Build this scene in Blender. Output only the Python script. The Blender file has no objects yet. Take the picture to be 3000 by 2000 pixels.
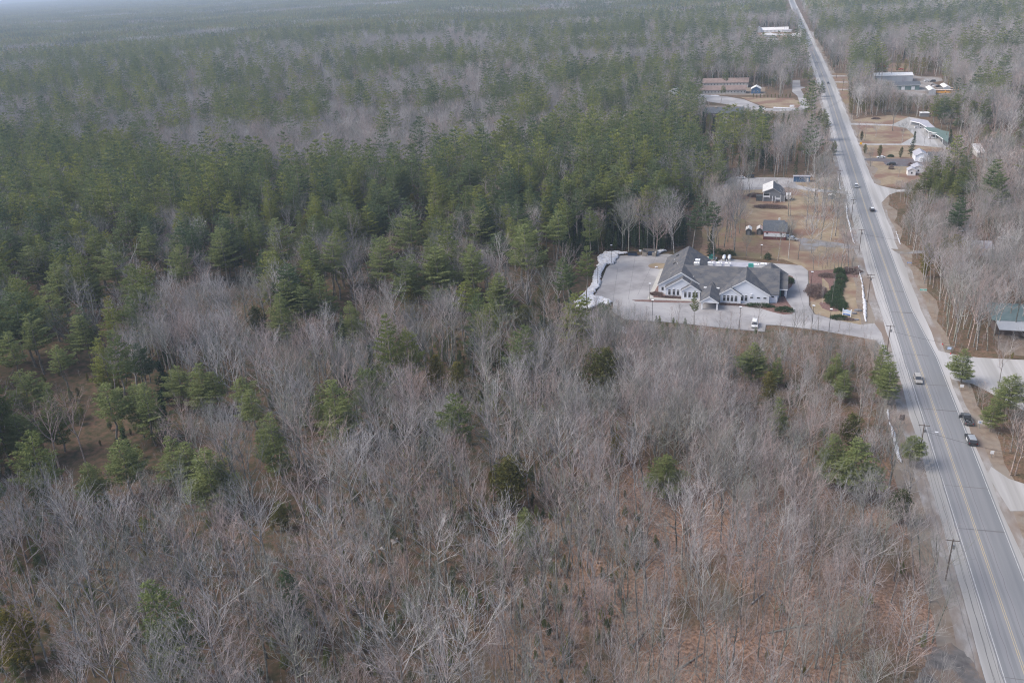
import bpy, math, random
import numpy as np
from mathutils import Vector, Matrix
R = math.radians
SC = bpy.context.scene
COL = SC.collection
# ------------------------------------------------------------------ camera
# world: the highway runs along +Y, the camera hovers 115 m up over x=0, y=0
FPX = 2495.0; ROLL = R(3.19); HGT = 115.0; YAW = R(17.165)
_hh = (1010 + 1500*math.tan(ROLL))*math.cos(ROLL)
PITCH = math.atan(_hh/FPX)
cam_d = bpy.data.cameras.new('camera'); cam = bpy.data.objects.new('camera', cam_d); COL.objects.link(cam)
cam_d.sensor_width = 36; cam_d.lens = 36*FPX/3000; cam_d.clip_start = 1; cam_d.clip_end = 60000
cam.location = (0, 0, HGT)
cam.rotation_euler = (Matrix.Rotation(YAW, 4, 'Z') @ Matrix.Rotation(R(90)-PITCH, 4, 'X') @ Matrix.Rotation(-ROLL, 4, 'Z')).to_euler()
SC.camera = cam
# ------------------------------------------------------------------ light
SUN_EL, SUN_AZ = 46, -108          # azimuth from +Y towards +X (thin overcast, sun ahead and left)
w = bpy.data.worlds.new('World'); SC.world = w; w.use_nodes = True
nt = w.node_tree; nt.nodes.clear()
sky = nt.nodes.new('ShaderNodeTexSky'); sky.sky_type = 'NISHITA'; sky.sun_disc = False
sky.sun_elevation = R(SUN_EL); sky.sun_rotation = R(SUN_AZ); sky.air_density = 1.0; sky.dust_density = 4.0; sky.ozone_density = 1.0
bg = nt.nodes.new('ShaderNodeBackground'); bg.inputs['Strength'].default_value = 0.115
wo = nt.nodes.new('ShaderNodeOutputWorld')
nt.links.new(sky.outputs[0], bg.inputs[0]); nt.links.new(bg.outputs[0], wo.inputs[0])
sd = bpy.data.lights.new('sun', 'SUN'); sd.energy = 1.1; sd.angle = R(30); sd.color = (1.0, .985, .955)
so = bpy.data.objects.new('sun', sd); COL.objects.link(so)
_d = Vector((math.sin(R(SUN_AZ))*math.cos(R(SUN_EL)), math.cos(R(SUN_AZ))*math.cos(R(SUN_EL)), math.sin(R(SUN_EL))))
so.rotation_euler = _d.to_track_quat('Z', 'Y').to_euler(); so.location = (0, 0, 300)
SC.view_settings.view_transform = 'Standard'; SC.view_settings.look = 'None'
SC.view_settings.gamma = 1; SC.view_settings.exposure = 1.05
cy = SC.cycles; cy.max_bounces = 4; cy.diffuse_bounces = 3; cy.glossy_bounces = 1; cy.transmission_bounces = 1
cy.volume_bounces = 0; cy.transparent_max_bounces = 4; cy.caustics_reflective = False; cy.caustics_refractive = False
cy.use_adaptive_sampling = False; cy.use_light_tree = False; cy.use_denoising = True; cy.denoising_input_passes = 'RGB_ALBEDO_NORMAL'
try: cy.denoising_prefilter = 'NONE'; cy.filter_width = 1.15
except Exception: pass

# ------------------------------------------------------------------ pixel <-> world
def ray(x, y):
    a = x-1500; b = y-1000
    u = a*math.cos(ROLL)-b*math.sin(ROLL); n = a*math.sin(ROLL)+b*math.cos(ROLL)
    fw = FPX*math.cos(PITCH)-n*math.sin(PITCH); dz = -(FPX*math.sin(PITCH)+n*math.cos(PITCH))
    return u*math.cos(YAW)-fw*math.sin(YAW), u*math.sin(YAW)+fw*math.cos(YAW), dz
def at(x, y, z=0.):                 # point of the photo (3000x2000) at height z
    r = ray(x, y); t = (z-HGT)/r[2]; return r[0]*t, r[1]*t
def aty(x, y, Y):                   # point on the plane y=Y -> X, Z
    r = ray(x, y); t = Y/r[1]; return r[0]*t, HGT+r[2]*t
def proj(X, Y, Z):
    X = np.asarray(X, float); Y = np.asarray(Y, float)
    u = X*math.cos(YAW)+Y*math.sin(YAW); fw = -X*math.sin(YAW)+Y*math.cos(YAW); dz = Z-HGT
    d = fw*math.cos(PITCH)-dz*math.sin(PITCH); n = -fw*math.sin(PITCH)-dz*math.cos(PITCH)
    uu = FPX*u/d; nn = FPX*n/d
    return 1500+uu*math.cos(ROLL)+nn*math.sin(ROLL), 1000-uu*math.sin(ROLL)+nn*math.cos(ROLL), d
CR = {'a': (1650, 640, 2.94), 'b': (2000, 480, 3.92), 'c': (1900, 180, 3.92), 'd': (2400, 200, 3.92), 'e': (2050, 0, 3.92),
      'f': (2500, 900, 2.85), 'g': (2500, 1400, 2.614), 'h': (2500, 550, 3.92), 'i': (1800, 900, 2.94), 's': (0, 0, 1.),
      'v': (0, 0, 1/1.27551), 'm': (2640, 180, 9.046), 'n': (2100, 60, 9.046), 'k': (2370, 780, 7.84), 'o': (2200, 510, 15.68), 'q': (2160, 600, 11.76), 't': (2650, 260, 6.72)}
def px(c, x, y): o = CR[c]; return o[0]+x/o[2], o[1]+y/o[2]
def P(c, x, y, z=0.): return at(*px(c, x, y), z)
def PL(c, pts, z=0.): return [P(c, x, y, z) for x, y in pts]
def up(c, x, y, ty):                # height of a thing standing at (x,y) whose top shows at ty
    X, Y = P(c, x, y); t = px(c, x, ty)[1]; lo, hi = 0., 60.
    for _ in range(40):
        m = (lo+hi)/2
        if proj(X, Y, m)[1] > t: lo = m
        else: hi = m
    return lo

# ------------------------------------------------------------------ noise
def _hash(ix, iy, s):
    h = (ix.astype(np.int64)*374761393 + iy.astype(np.int64)*668265263 + s*982451653) & 0xffffffff
    h = ((h ^ (h >> 13))*1274126177) & 0xffffffff
    return ((h ^ (h >> 16)) & 0xffff)/65535.0
def vnoise(x, y, sc, s=0):
    x = np.asarray(x, float)/sc; y = np.asarray(y, float)/sc
    ix = np.floor(x); iy = np.floor(y); fx = x-ix; fy = y-iy
    fx = fx*fx*(3-2*fx); fy = fy*fy*(3-2*fy)
    a = _hash(ix, iy, s); b = _hash(ix+1, iy, s); c = _hash(ix, iy+1, s); d = _hash(ix+1, iy+1, s)
    return (a*(1-fx)+b*fx)*(1-fy)+(c*(1-fx)+d*fx)*fy
def fbm(x, y, sc, s=0): return vnoise(x, y, sc, s)*.55+vnoise(x, y, sc*.47, s+7)*.3+vnoise(x, y, sc*.21, s+13)*.15
def inpoly(X, Y, poly):
    X = np.asarray(X, float); Y = np.asarray(Y, float); c = np.zeros(X.shape, bool); n = len(poly); j = n-1
    for i in range(n):
        xi, yi = poly[i]; xj, yj = poly[j]
        if yi != yj:
            c ^= ((yi > Y) != (yj > Y)) & (X < (xj-xi)*(Y-yi)/(yj-yi)+xi)
        j = i
    return c

# ------------------------------------------------------------------ materials
def mat(name, col, rough=.85, col2=None, scale=1., spec=.3, metal=0., c3=None, scale2=None, bump=0., obj_rand=None, detail=4, lo=.38, hi=.62, coord='Object', stretch=None, lo2=.45, hi2=.6, transl=0.):
    m = bpy.data.materials.new(name); m.use_nodes = True; n = m.node_tree; b = n.nodes['Principled BSDF']
    b.inputs['Roughness'].default_value = rough; b.inputs['Metallic'].default_value = metal
    b.inputs['Specular IOR Level'].default_value = spec
    c = (*col, 1); b.inputs['Base Color'].default_value = c
    L = n.links
    if col2 is not None or bump:
        tc = n.nodes.new('ShaderNodeTexCoord'); src = tc.outputs[coord]
        if stretch:
            mp = n.nodes.new('ShaderNodeMapping'); mp.inputs['Scale'].default_value = stretch; L.new(src, mp.inputs[0]); src = mp.outputs[0]
        nz = n.nodes.new('ShaderNodeTexNoise'); nz.inputs['Scale'].default_value = scale; nz.inputs['Detail'].default_value = detail; nz.inputs['Roughness'].default_value = .62
        L.new(src, nz.inputs['Vector'])
    out = None
    if col2 is not None:
        cr = n.nodes.new('ShaderNodeValToRGB'); cr.color_ramp.elements[0].position = lo; cr.color_ramp.elements[1].position = hi
        cr.color_ramp.elements[0].color = c; cr.color_ramp.elements[1].color = (*col2, 1)
        L.new(nz.outputs['Fac'], cr.inputs[0]); out = cr.outputs[0]
    if c3 is not None:
        n2 = n.nodes.new('ShaderNodeTexNoise'); n2.inputs['Scale'].default_value = scale2; n2.inputs['Detail'].default_value = 5
        L.new(src, n2.inputs['Vector'])
        c2 = n.nodes.new('ShaderNodeValToRGB'); c2.color_ramp.elements[0].position = lo2; c2.color_ramp.elements[1].position = hi2
        mx = n.nodes.new('ShaderNodeMix'); mx.data_type = 'RGBA'; mx.inputs['B'].default_value = (*c3, 1)
        L.new(n2.outputs['Fac'], c2.inputs[0]); L.new(c2.outputs[0], mx.inputs['Factor']); L.new(out, mx.inputs['A']); out = mx.outputs['Result']
    if obj_rand is not None:
        oi = n.nodes.new('ShaderNodeObjectInfo'); mx = n.nodes.new('ShaderNodeMix'); mx.data_type = 'RGBA'; mx.blend_type = 'MULTIPLY'; mx.inputs['Factor'].default_value = 1
        r2 = n.nodes.new('ShaderNodeValToRGB'); els = r2.color_ramp.elements
        for k, (p, cc) in enumerate(obj_rand):
            e = els[k] if k < 2 else els.new(p)
            e.position = p; e.color = (*cc, 1)
        L.new(oi.outputs['Random'], r2.inputs[0])
        if out is None: mx.inputs['A'].default_value = c
        else: L.new(out, mx.inputs['A'])
        L.new(r2.outputs[0], mx.inputs['B']); out = mx.outputs['Result']
    if out is not None: L.new(out, b.inputs['Base Color'])
    if transl:
        tr = n.nodes.new('ShaderNodeBsdfTranslucent'); ms = n.nodes.new('ShaderNodeMixShader'); ms.inputs[0].default_value = transl
        L.new(b.outputs[0], ms.inputs[1]); L.new(tr.outputs[0], ms.inputs[2]); L.new(ms.outputs[0], n.nodes['Material Output'].inputs['Surface'])
        if out is not None: L.new(out, tr.inputs['Color'])
    if bump:
        bp = n.nodes.new('ShaderNodeBump'); bp.inputs['Strength'].default_value = bump; bp.inputs['Distance'].default_value = .05
        L.new(nz.outputs['Fac'], bp.inputs['Height']); L.new(bp.outputs[0], b.inputs['Normal'])
    return m
RB = [(0., (.5, .52, .54)), (.2, (.78, .82, .70)), (.42, (.92, .9, .9)), (.62, (1.15, .92, .84)), (.8, (1.1, 1.08, 1.08)), (1., (1.45, 1.43, 1.40))]
RG = [(0., (.48, .60, .72)), (.3, (.85, .92, .9)), (.7, (1.12, 1.08, .8)), (1., (1.5, 1.36, .8))]
M = {}
M['bark'] = mat('grey_bark', (.16, .152, .145), .9, (.42, .41, .39), 1.2, .1, obj_rand=RB)
M['twig'] = mat('grey_twigs', (.27, .26, .262), .9, (.42, .408, .41), .35, .1, obj_rand=RB)
M['birch'] = mat('white_birch_bark', (.6, .58, .54), .8, (.42, .4, .37), 3., .1)
M['pinebark'] = mat('pine_bark', (.17, .15, .13), .9, (.3, .28, .25), 1.2, .1)
M['pine'] = mat('pine_needles', (.125, .16, .078), .8, (.20, .23, .10), .45, .15, obj_rand=RG, transl=.35)
M['spruce'] = mat('spruce_needles', (.035, .065, .036), .8, (.065, .10, .045), .6, .15, obj_rand=RG, transl=.3)
M['cedar'] = mat('cedar_foliage', (.125, .13, .045), .8, (.20, .175, .06), .6, .15, obj_rand=RG, transl=.3)
M['pinelight'] = mat('young_pine_needles', (.175, .215, .085), .8, (.27, .30, .12), .45, .15, transl=.4)
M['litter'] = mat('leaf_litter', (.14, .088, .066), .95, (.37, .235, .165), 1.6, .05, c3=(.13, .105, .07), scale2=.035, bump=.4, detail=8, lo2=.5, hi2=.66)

# ------------------------------------------------------------------ mesh builder
class MB:
    def __init__(s): s.v = []; s.f = []; s.m = []
    def add(s, vs, fs, mi=0):
        k = len(s.v); s.v.extend(vs); s.f.extend([tuple(i+k for i in f) for f in fs]); s.m.extend([mi]*len(fs))
    def box(s, x0, x1, y0, y1, z0, z1, mi=0):
        s.add([(x0,y0,z0),(x1,y0,z0),(x1,y1,z0),(x0,y1,z0),(x0,y0,z1),(x1,y0,z1),(x1,y1,z1),(x0,y1,z1)],
              [(0,3,2,1),(4,5,6,7),(0,1,5,4),(1,2,6,5),(2,3,7,6),(3,0,4,7)], mi)
    def tube(s, pts, rad, n=6, mi=0, cap=True):
        k = len(s.v); N = len(pts)
        for i, p in enumerate(pts):
            p = Vector(p); a = Vector(pts[max(i-1, 0)]); b = Vector(pts[min(i+1, N-1)]); d = (b-a)
            if d.length < 1e-9: d = Vector((0, 0, 1))
            d.normalize(); u = d.orthogonal().normalized() if abs(d.z) < .9 else Vector((1, 0, 0)).cross(d).normalized(); w_ = d.cross(u)
            r = rad[i] if hasattr(rad, '__len__') else rad
            for j in range(n):
                t = 2*math.pi*j/n; s.v.append(tuple(p+(u*math.cos(t)+w_*math.sin(t))*r))
        for i in range(N-1):
            for j in range(n):
                s.f.append((k+i*n+j, k+i*n+(j+1) % n, k+(i+1)*n+(j+1) % n, k+(i+1)*n+j)); s.m.append(mi)
        if cap:
            s.f.append(tuple(k+j for j in reversed(range(n)))); s.f.append(tuple(k+(N-1)*n+j for j in range(n))); s.m += [mi, mi]
    def prism(s, prof, y0, y1, mi=0):     # profile in x,z extruded along y
        n = len(prof); vs = [(x, y0, z) for x, z in prof]+[(x, y1, z) for x, z in prof]
        s.add(vs, [tuple(range(n)), tuple(range(2*n-1, n-1, -1))]+[(i, i+n, (i+1) % n+n, (i+1) % n) for i in range(n)], mi)
    def prismx(s, prof, x0, x1, mi=0):    # profile in y,z extruded along x
        n = len(prof); vs = [(x0, y, z) for y, z in prof]+[(x1, y, z) for y, z in prof]
        s.add(vs, [tuple(range(n-1, -1, -1)), tuple(range(n, 2*n))]+[(i, (i+1) % n, (i+1) % n+n, i+n) for i in range(n)], mi)
    def poly(s, pts, z0, z1, mi=0):       # flat outline extruded up
        n = len(pts); vs = [(x, y, z0) for x, y in pts]+[(x, y, z1) for x, y in pts]
        s.add(vs, [tuple(range(n-1, -1, -1)), tuple(range(n, 2*n))]+[(i, (i+1) % n, (i+1) % n+n, i+n) for i in range(n)], mi)
    def obj(s, name, mats, parent=None, loc=None, smooth=False):
        me = bpy.data.meshes.new(name); me.from_pydata(s.v, [], s.f)
        for m in (mats if isinstance(mats, (list, tuple)) else [mats]): me.materials.append(M[m] if isinstance(m, str) else m)
        me.polygons.foreach_set('material_index', s.m)
        if smooth: me.polygons.foreach_set('use_smooth', [True]*len(s.f))
        me.update(); o = bpy.data.objects.new(name, me); COL.objects.link(o)
        if parent: o.parent = parent
        if loc: o.location = loc
        return o
def tag(o, label=None, cat=None, group=None, kind=None):
    if label: o['label'] = label
    if cat: o['category'] = cat
    if group: o['group'] = group
    if kind: o['kind'] = kind
    return o
def empty(name, loc=(0, 0, 0), rz=0, label=None, cat=None, group=None):
    o = bpy.data.objects.new(name, None); COL.objects.link(o); o.location = loc; o.rotation_euler = (0, 0, rz); o.empty_display_size = .5
    return tag(o, label, cat, group)
def mesh_np(name, V, F3, mats, mi=None, cols=None):
    me = bpy.data.meshes.new(name); V = np.asarray(V, np.float32); F3 = np.asarray(F3, np.int32)
    me.vertices.add(len(V)); me.vertices.foreach_set('co', V.ravel()); me.loops.add(F3.size); me.loops.foreach_set('vertex_index', F3.ravel())
    me.polygons.add(len(F3)); me.polygons.foreach_set('loop_start', np.arange(0, F3.size, 3, dtype=np.int32))
    for m in mats: me.materials.append(M[m])
    if mi is not None: me.polygons.foreach_set('material_index', np.asarray(mi, np.int32))
    me.update(); me.validate(); return me

# ------------------------------------------------------------------ tree meshes (numpy, triangles)
class TM:
    def __init__(s): s.V = []; s.F = []; s.I = []; s.n = 0
    def put(s, V, F, mi): s.V.append(V); s.F.append(F+s.n); s.I.append(np.full(len(F), mi)); s.n += len(V)
    def tube(s, pts, rad, n, mi=0):
        pts = np.asarray(pts, float); N = len(pts); d = np.gradient(pts, axis=0); d /= np.linalg.norm(d, axis=1)[:, None]+1e-9
        ref = np.where(np.abs(d[:, 2:3]) < .9, np.array([[0, 0, 1.]]), np.array([[1., 0, 0]])); u = np.cross(d, ref); u /= np.linalg.norm(u, axis=1)[:, None]+1e-9; w_ = np.cross(d, u)
        t = np.arange(n)*2*math.pi/n; ring = u[:, None, :]*np.cos(t)[None, :, None]+w_[:, None, :]*np.sin(t)[None, :, None]
        V = (pts[:, None, :]+ring*np.asarray(rad)[:, None, None]).reshape(-1, 3)
        F = []
        for i in range(N-1):
            for j in range(n):
                a = i*n+j; b = i*n+(j+1) % n; F += [(a, b, b+n), (a, b+n, a+n)]
        s.put(V, np.array(F), mi)
    def blades(s, A, B, w_, rng, mi=0):      # thin tapered triangles A->B, width w at A
        A = np.asarray(A); B = np.asarray(B); d = B-A; r = rng.normal(size=A.shape); p = np.cross(d, r); p /= np.linalg.norm(p, axis=1)[:, None]+1e-9
        h = p*(np.asarray(w_)[:, None]*.5); n = len(A); V = np.stack([A-h, A+h, B], 1).reshape(-1, 3)
        s.put(V, np.arange(3*n).reshape(-1, 3), mi)
    def mesh(s, name, mats): return mesh_np(name, np.concatenate(s.V), np.concatenate(s.F), mats, np.concatenate(s.I))
def rot_about(v, ax, a):
    ax = ax/ (np.linalg.norm(ax)+1e-9); return v*math.cos(a)+np.cross(ax, v)*math.sin(a)+ax*np.dot(ax, v)*(1-math.cos(a))
def branch_path(p, d, L, n, rng, wob, upb):
    pts = [p]; d = d/np.linalg.norm(d); st = L/n
    for i in range(n):
        d = d+rng.normal(size=3)*wob+np.array([0, 0, upb]); d /= np.linalg.norm(d); p = p+d*st; pts.append(p)
    return np.array(pts)
def bare_tree(seed, H=17., spread=1., dens=1., fork=.4, lod=0, bark=0, tw=1.):
    rng = np.random.default_rng(seed); T = TM(); C = TM()
    lean = rng.normal(size=2)*.035; tr = .011*H*(.9+.3*rng.random())
    n = 7; z = np.linspace(0, 1, n+1); wob = np.cumsum(rng.normal(size=(n+1, 2))*.012*H, 0)*z[:, None]
    tp = np.stack([wob[:, 0]+lean[0]*z*H, wob[:, 1]+lean[1]*z*H, z*H*.93], 1); trad = tr*(1-z*.92)**.85+.012
    T.tube(tp, trad, 5 if lod else 7)
    def tpos(t): return np.array([np.interp(t, z, tp[:, k]) for k in range(3)])
    n1 = int((13 if not lod else 11)*dens); fa = rng.random()*6.28
    A = []; B = []; W = []
    fine = 1 if not lod else 0
    for i in range(n1):
        t = fork+(1-fork)*((i+.5)/n1)**.9; t = min(t, .985); fa += 2.4+rng.normal()*.4
        el = R(34+26*t+rng.normal()*9); L = H*(.50*(1-((t-fork)/(1-fork))**1.4*.72))*spread*(.75+.45*rng.random())
        d = np.array([math.cos(fa)*math.cos(el), math.sin(fa)*math.cos(el), math.sin(el)])
        bp = branch_path(tpos(t), d, L, 5, rng, .10, .10); r0 = max(.42*np.interp(t, z, trad)+.016, .03)*(.8+.3*L/5)
        C.tube(bp, r0*(1-np.linspace(0, 1, 6)*.85), 3 if lod else 4)
        n2 = max(3, int(L*(1.0 if not lod else .8)))
        for j in range(n2):
            s_ = .22+.78*(j+rng.random()*.8)/n2; s_ = min(s_, 1.); k = min(int(s_*5), 4); fr = s_*5-k; p = bp[k]*(1-fr)+bp[k+1]*fr
            dd = bp[k+1]-bp[k]; dd /= np.linalg.norm(dd); ax = rng.normal(size=3); d2 = rot_about(dd, np.cross(dd, ax), R(30+rng.random()*22)); d2[2] += .3
            L2 = L*(.52-.26*s_)*(.7+.6*rng.random())+.45
            q = branch_path(p, d2, L2, 3, rng, .12, .09); r2 = r0*.42*(1-s_*.4)
            if not lod: C.tube(q, r2*np.array([1, .75, .5, .2]), 3)
            else:
                A += [q[0], q[1]]; B += [q[2], q[3]]; W += [r2*2, r2*1.4]
            n3 = 4 if not lod else 3
            for m_ in range(n3):
                s3 = .2+.8*(m_+rng.random())/n3; k3 = min(int(s3*3), 2); f3 = min(s3*3-k3, 1); p3 = q[k3]*(1-f3)+q[k3+1]*f3
                d3 = q[k3+1]-q[k3]; d3 /= np.linalg.norm(d3)+1e-9; d3 = d3+rng.normal(size=3)*.42+np.array([0, 0, .22]); d3 /= np.linalg.norm(d3)
                L3 = (.7+.9*rng.random())*(1. if not lod else 1.25)*(.55+.45*min(L2/1.5, 1.3)); e = p3+d3*L3; A.append(p3); B.append(e); W.append(.036*tw*(1 if not lod else 2.))
                for g in range(1):
                    s4 = .15+.8*rng.random(); p4 = p3+d3*L3*s4; d4 = d3+rng.normal(size=3)*.5+np.array([0, 0, .15]); d4 /= np.linalg.norm(d4)
                    A.append(p4); B.append(p4+d4*L3*(.35+.45*rng.random())); W.append(.027*tw*(1 if not lod else 2.))
    C.blades(np.array(A), np.array(B), np.array(W), rng)
    return T, C
def conifer(seed, H=20., Rr=4., cb=.35, kind='pine', lod=0):
    rng = np.random.default_rng(seed); T = TM(); C = TM()
    n = 6; z = np.linspace(0, 1, n+1); wob = rng.normal(size=(n+1, 2))*.008*H; wob[0] = 0
    tp = np.stack([wob[:, 0], wob[:, 1], z*H*.98], 1); trad = .0115*H*(1-z*.94)+.01
    T.tube(tp, trad, 6)
    A = []; B = []; W = []
    pine = kind == 'pine'; cedar = kind == 'cedar'
    dz = {'pine': 1.15, 'spruce': .62, 'cedar': .6}[kind]*(1.25 if lod else 1)
    zz = cb*H; fa = rng.random()*6.28; side = 1+.25*rng.random(); sa = rng.random()*6.28
    while zz < H*.97:
        t = (zz-cb*H)/(H*(1-cb))
        if pine: prof = (1-t)**.62*(.55+.45*min(t/.18, 1)); nb = 6
        elif cedar: prof = math.sin(math.pi*min(.15+t*.85, 1))**.8*.9+.08; nb = 6
        else: prof = (1-t)**.95*(.8+.2*min(t/.1, 1)); nb = 6
        if lod: nb = max(4, nb-1)
        for b in range(nb):
            fa += 6.283/nb+rng.normal()*.25; g = rng.random()
            if pine and g < .12: continue
            L = Rr*prof*(.62+.5*rng.random())*(1+.22*math.cos(fa-sa)); L = max(L, .45)
            sl = {'pine': .10+.35*t, 'spruce': -.22+.55*t, 'cedar': .5+.3*t}[kind]+rng.normal()*.07
            p0 = np.array([np.interp(zz/H, z*.98, tp[:, 0]), np.interp(zz/H, z*.98, tp[:, 1]), zz+rng.normal()*.12])
            d = np.array([math.cos(fa), math.sin(fa), 0.]); side_v = np.array([-d[1], d[0], 0.])
            def pt(s_): return p0+d*L*s_+np.array([0, 0, L*(sl*s_+(.14*s_*s_ if pine else .1*s_*s_))])
            if not lod or pine: A.append(p0); B.append(pt(.9)); W.append(.07 if pine else .05)
            ns = max(2, int(L/(.42 if not lod else .75)))
            for k in range(ns):
                s_ = (.26 if pine else .15)+(.78 if pine else .85)*(k+.7*rng.random())/ns; c = pt(s_)
                half = (.30 if pine else .24)*L*(1-abs(s_-.55)*1.1)+.12
                m_ = max(1, int(half/(.33 if not lod else .6)))
                for sd_ in (-1, 1):
                    for q in range(m_):
                        lat = half*(q+rng.random())/m_; cc = c+side_v*sd_*lat+d*lat*.45+np.array([0, 0, rng.normal()*(.06 if pine else .10)+(.08 if pine else -.05)*lat])
                        nt_ = (4 if pine else 3) if not lod else 2
                        for _ in range(nt_):
                            if cedar: dd = d*.5+rng.normal(size=3)*.5+np.array([0, 0, .8])
                            elif pine: dd = d*.8+side_v*sd_*.6+rng.normal(size=3)*.45+np.array([0, 0, .16])
                            else: dd = d*.8+side_v*sd_*.6+rng.normal(size=3)*.35+np.array([0, 0, -.15])
                            dd /= np.linalg.norm(dd); ll = (.38+.3*rng.random())*(1.5 if lod else 1)
                            o = cc+rng.normal(size=3)*.08; A.append(o-dd*ll*.35); B.append(o+dd*ll*.65); W.append((.20 if pine else .19)*(1.55 if lod else 1)*(.7+.6*rng.random()))
        zz += dz*(.75+.5*rng.random())
    for k in range(6):
        o = np.array([tp[-1, 0], tp[-1, 1], H*.95]); dd = rng.normal(size=3)*.3+np.array([0, 0, 1]); dd /= np.linalg.norm(dd); A.append(o); B.append(o+dd*.7); W.append(.2)
    C.blades(np.array(A), np.array(B), np.array(W), rng)
    return T, C
def joined(T, C, name, mats):
    Vt = np.concatenate(T.V); Vc = np.concatenate(C.V); Ft = np.concatenate(T.F); Fc = np.concatenate(C.F)+len(Vt)
    return mesh_np(name, np.concatenate([Vt, Vc]), np.concatenate([Ft, Fc]), mats, [0]*len(Ft)+[1]*len(Fc))

def litter_nodes(m):
    n = m.node_tree; L = n.links; b = n.nodes['Principled BSDF']; tc = n.nodes.new('ShaderNodeTexCoord'); sp = n.nodes.new('ShaderNodeSeparateXYZ'); L.new(tc.outputs['Object'], sp.inputs[0])
    def mr(src, a, c, lo, hi):
        q = n.nodes.new('ShaderNodeMapRange'); q.interpolation_type = 'SMOOTHSTEP'
        for i, v in zip((1, 2, 3, 4), (a, c, lo, hi)): q.inputs[i].default_value = v
        L.new(src, q.inputs[0]); return q.outputs[0]
    nz = n.nodes.new('ShaderNodeTexNoise'); nz.inputs['Scale'].default_value = .06; nz.inputs['Detail'].default_value = 4; L.new(tc.outputs['Object'], nz.inputs['Vector'])
    def math_(op, a, c):
        q = n.nodes.new('ShaderNodeMath'); q.operation = op
        for i, v in enumerate((a, c)):
            if isinstance(v, (int, float)): q.inputs[i].default_value = v
            else: L.new(v, q.inputs[i])
        return q.outputs[0]
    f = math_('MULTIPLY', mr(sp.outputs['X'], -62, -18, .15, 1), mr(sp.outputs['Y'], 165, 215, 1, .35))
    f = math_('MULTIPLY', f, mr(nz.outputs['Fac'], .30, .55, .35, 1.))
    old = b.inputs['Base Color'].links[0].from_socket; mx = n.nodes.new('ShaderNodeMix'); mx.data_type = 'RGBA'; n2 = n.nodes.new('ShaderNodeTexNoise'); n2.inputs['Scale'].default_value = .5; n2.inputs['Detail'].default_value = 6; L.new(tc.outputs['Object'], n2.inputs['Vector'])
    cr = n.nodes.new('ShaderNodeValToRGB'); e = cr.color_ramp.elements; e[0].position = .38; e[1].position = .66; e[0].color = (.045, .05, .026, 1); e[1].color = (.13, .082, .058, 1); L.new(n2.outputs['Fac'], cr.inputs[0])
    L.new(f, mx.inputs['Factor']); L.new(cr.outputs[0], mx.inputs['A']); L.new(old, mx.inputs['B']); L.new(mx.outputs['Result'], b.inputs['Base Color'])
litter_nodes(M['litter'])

# ------------------------------------------------------------------ ground sheets
CLEAR = []
def sheet(name, pts, z, m, kind='structure', clear=True, label=None):
    mb = MB(); mb.poly(pts, z-.30, z); o = mb.obj(name, m); tag(o, label, None, None, kind)
    if clear: CLEAR.append(pts)
    return o
def ragged(pts, amp, step, seed):     # subdivide an outline and roughen it
    rng = random.Random(seed); out = []
    for i in range(len(pts)):
        a = pts[i]; b = pts[(i+1) % len(pts)]; L = math.hypot(b[0]-a[0], b[1]-a[1]); n = max(1, int(L/step))
        for k in range(n):
            t = k/n; out.append((a[0]+(b[0]-a[0])*t+rng.uniform(-amp, amp), a[1]+(b[1]-a[1])*t+rng.uniform(-amp, amp)))
    return out
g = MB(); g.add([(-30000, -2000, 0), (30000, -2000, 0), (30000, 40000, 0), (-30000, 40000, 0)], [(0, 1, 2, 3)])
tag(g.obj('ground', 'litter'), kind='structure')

M['road'] = mat('old_asphalt', (0.175, 0.183, 0.195), .8, (0.215, 0.218, 0.228), .25, .2, c3=(0.240, 0.240, 0.251), scale2=.05, stretch=(2.2, .05, 1), bump=.05)
M['shoulder'] = mat('dusty_shoulder', (0.370, 0.362, 0.362), .9, (0.429, 0.421, 0.421), .3, .1, stretch=(2., .07, 1), c3=(0.310, 0.304, 0.296), scale2=.12)
M['gravel'] = mat('grey_gravel', (0.231, 0.213, 0.199), .95, (0.322, 0.308, 0.301), .5, .1, c3=(0.210, 0.168, 0.140), scale2=.09, bump=.2, stretch=(1.4, .5, 1))
M['lot'] = mat('worn_parking_asphalt', (0.24, 0.232, 0.236), .9, (0.32, 0.311, 0.317), .14, .1, c3=(0.37, 0.36, 0.362), scale2=.06, bump=.05, detail=9)
M['crack'] = mat('asphalt_crack', (0.150, 0.147, 0.150), .95)
M['newasphalt'] = mat('dark_asphalt', (0.120, 0.096, 0.102), .9, (0.132, 0.132, 0.141), .3, .1)
M['drive'] = mat('grey_driveway', (0.195, 0.195, 0.208), .9, (0.247, 0.247, 0.254), .3, .1, c3=(0.195, 0.163, 0.130), scale2=.2)
M['yellow'] = mat('yellow_paint', (0.465, 0.375, 0.225), .8, (0.375, 0.352, 0.300), 1.2, .1)
M['white'] = mat('white_line_paint', (0.528, 0.528, 0.528), .8, (0.384, 0.384, 0.392), 1.0, .1)
M['lawn'] = mat('dead_lawn', (0.239, 0.191, 0.126), .95, (0.307, 0.247, 0.176), .35, .05, c3=(0.201, 0.129, 0.097), scale2=.055, bump=.3, detail=8)
M['verge'] = mat('roadside_verge', (0.181, 0.139, 0.108), .95, (0.247, 0.200, 0.160), .6, .05, c3=(0.238, 0.207, 0.176), scale2=.12, bump=.3, detail=8)
M['leafyard'] = mat('leafy_yard', (0.180, 0.113, 0.081), .95, (0.243, 0.169, 0.124), .5, .05, c3=(0.208, 0.168, 0.099), scale2=.07, bump=.3, detail=8)
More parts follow.
